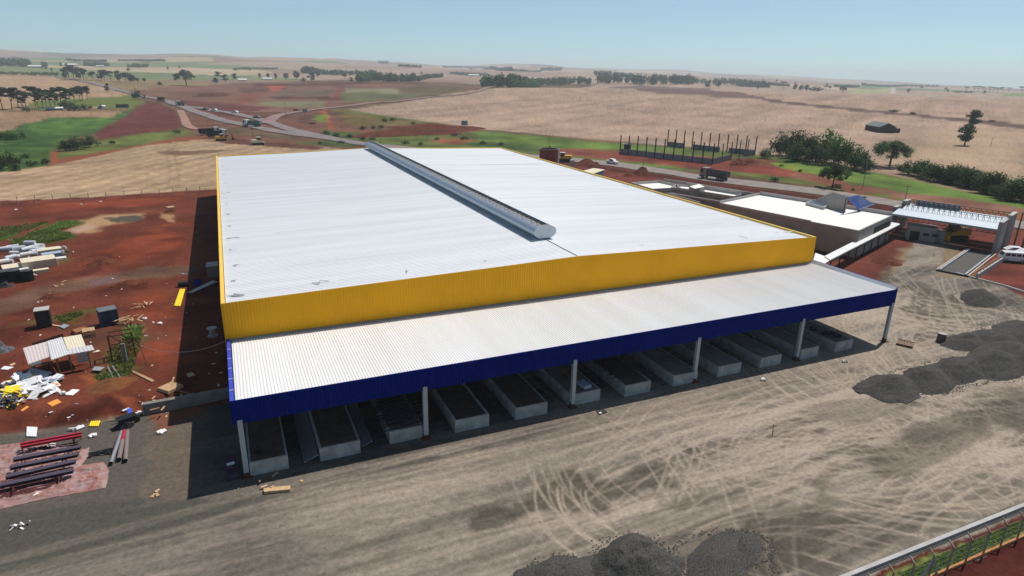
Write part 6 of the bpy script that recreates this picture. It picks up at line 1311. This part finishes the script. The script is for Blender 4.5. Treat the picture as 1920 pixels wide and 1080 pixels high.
for i,(x,y,r) in enumerate(((69.6,2.6,.55),(70.2,1.5,.5),(69.3,4.4,.45),(69.8,1.9,.35))):
    m=MB();m.tube((0,0,0),(0,0,.28),r,r,16);m.tube((0,0,.28),(0,0,.3),r*.5,r*.5,12);o=m.build('tyre',rubber);o.location=(x,y,1.3+(.0 if i<3 else .3));tag(o,['black tyre in the middle of the last dock','large black tyre near the front of the last dock','small black tyre at the rear of the last dock','tyre stacked on the one near the front of the last dock'][i],'tyre','tyres on the last dock')
t=thing('panel_bundle','pale blue bundle of boards on the sixth dock beside the column','boards',(33.2,1.9,1.3),.1);m=MB();m.box(-.45,.45,-.9,.9,.0,.35);m.build('boards',mat('pale_blue_sheet',None),t);m=MB()
for k in range(4): m.box(-.6+k*.35,-.45+k*.35,.4,2.9,.36,.48)
m.build('laths',wood_d,t)
t=thing('folded_tarpaulin','dark purple folded covers left of the first column','covers',(-1.2,1.6,0),.1);m=MB();m.box(-.5,.5,-.8,.8,0,.9);m.box(-.45,.45,-1.6,-.9,0,.6);m.build('folds',mat('purple_cover',(.06,.03,.06),.8,0,.3,2.),t);m=MB();m.tube((-.3,-.5,.9),(.3,-.5,.95),.14,.14,8);m.build('white_tube',whitish,t)
# ------------------------------------------------------------------ fences
t=thing('fence','concrete-post fence with bent tops and orange footing board along the gutter','fence',(0,0,0))
m=MB();m.box(30,120,-29.98,-29.84,-.05,.22);m.build('footing_board',mat('orange_board',(.52,.22,.09),.85,0,.15),t)
k=0
for i in range(34):
    x=34.2+i*2.02+(.0 if i else 0);y=-29.9;m=MB();m.box(x-.045,x+.045,y-.045,y+.045,-.2,2.05);m.bar((x,y,2.03),(x-.06,y+.38,2.38),.085,.085);o=m.build('post',mat('aged_post',(.30,.25,.20),.9,0,.15,2.),t)
    if i in (4,): m=MB();m.bar((x+1.0,y,0),(x,y,1.8),.11);m.bar((x-1.0,y,0),(x,y,1.8),.11);m.build('brace',conc_l,t)
m=MB()
for z in (.5,.95,1.4,1.85): m.tube((34,-29.83,z),(101,-29.83,z),.008,.008,4)
m.build('wire',galv,t)
t=thing('fence','long wire fence on thin posts between the red site and the stubble field','fence',(0,0,0));pts=[V3(x,y) for x,y in ((-120,394),(0,385),(100,379),(200,375),(300,369),(400,361.5))];m2=MB();k=0
for a,b in zip(pts[:-1],pts[1:]):
    n=int(np.linalg.norm(b-a)/3)
    for i in range(n): q=a+(b-a)*i/n;q[2]=T(q[0],q[1]);m=MB();m.box(q[0]-.06,q[0]+.06,q[1]-.06,q[1]+.06,q[2]-.2,q[2]+2.);m.build('post',conc_l,t)
    for z in (.4,.9,1.4,1.9): m2.bar(a+[0,0,z],b+[0,0,z],.02)
m2.build('wire',galv,t)
# small litter nobody would count
g=np.random.default_rng(12);m=MB()
for i in range(85):
    u=g.random()
    if u<.72: px,py=g.uniform(0,330),g.uniform(470,800)
    elif u<.9: px,py=g.uniform(330,420),g.uniform(560,740)
    else: px,py=g.uniform(200,1900),g.uniform(760,1060)
    q=V3(px,py)
    if -1<q[0]<79 and q[1]>-.3: continue
    s=(abs(g.normal(0,.05))+.02)*(.45 if u>.9 else 1);M=Matrix.Translation(Vector(q+[0,0,.03]))@Matrix.Rotation(g.uniform(0,6.28),4,'Z')@Matrix.Rotation(g.normal(0,.3),4,'X');m.box(-s*2,s*2,-s,s,-.02,.03,M,int(g.integers(0,3)))
o=m.build('litter',[whitish,wood,greyish]);tag(o,'tiny scraps and stones scattered over the site',None,None,'stuff')
# ------------------------------------------------------------------ the hazy air of a hot day
def haze():
    m=bpy.data.materials.new('hazy_air');m.use_nodes=True;n=m.node_tree
    for x in list(n.nodes): n.nodes.remove(x)
    o=n.nodes.new('ShaderNodeOutputMaterial');v=n.nodes.new('ShaderNodeVolumePrincipled')
    v.inputs['Color'].default_value=(.80,.92,1,1);v.inputs['Density'].default_value=HAZE;v.inputs['Anisotropy'].default_value=.1
    n.links.new(v.outputs[0],o.inputs['Volume'])
    b=MB();b.box(-9300,9300,-9300,9300,-75,125);h=b.build('haze',m);tag(h,kind='stuff')
HAZE=.00014
haze()
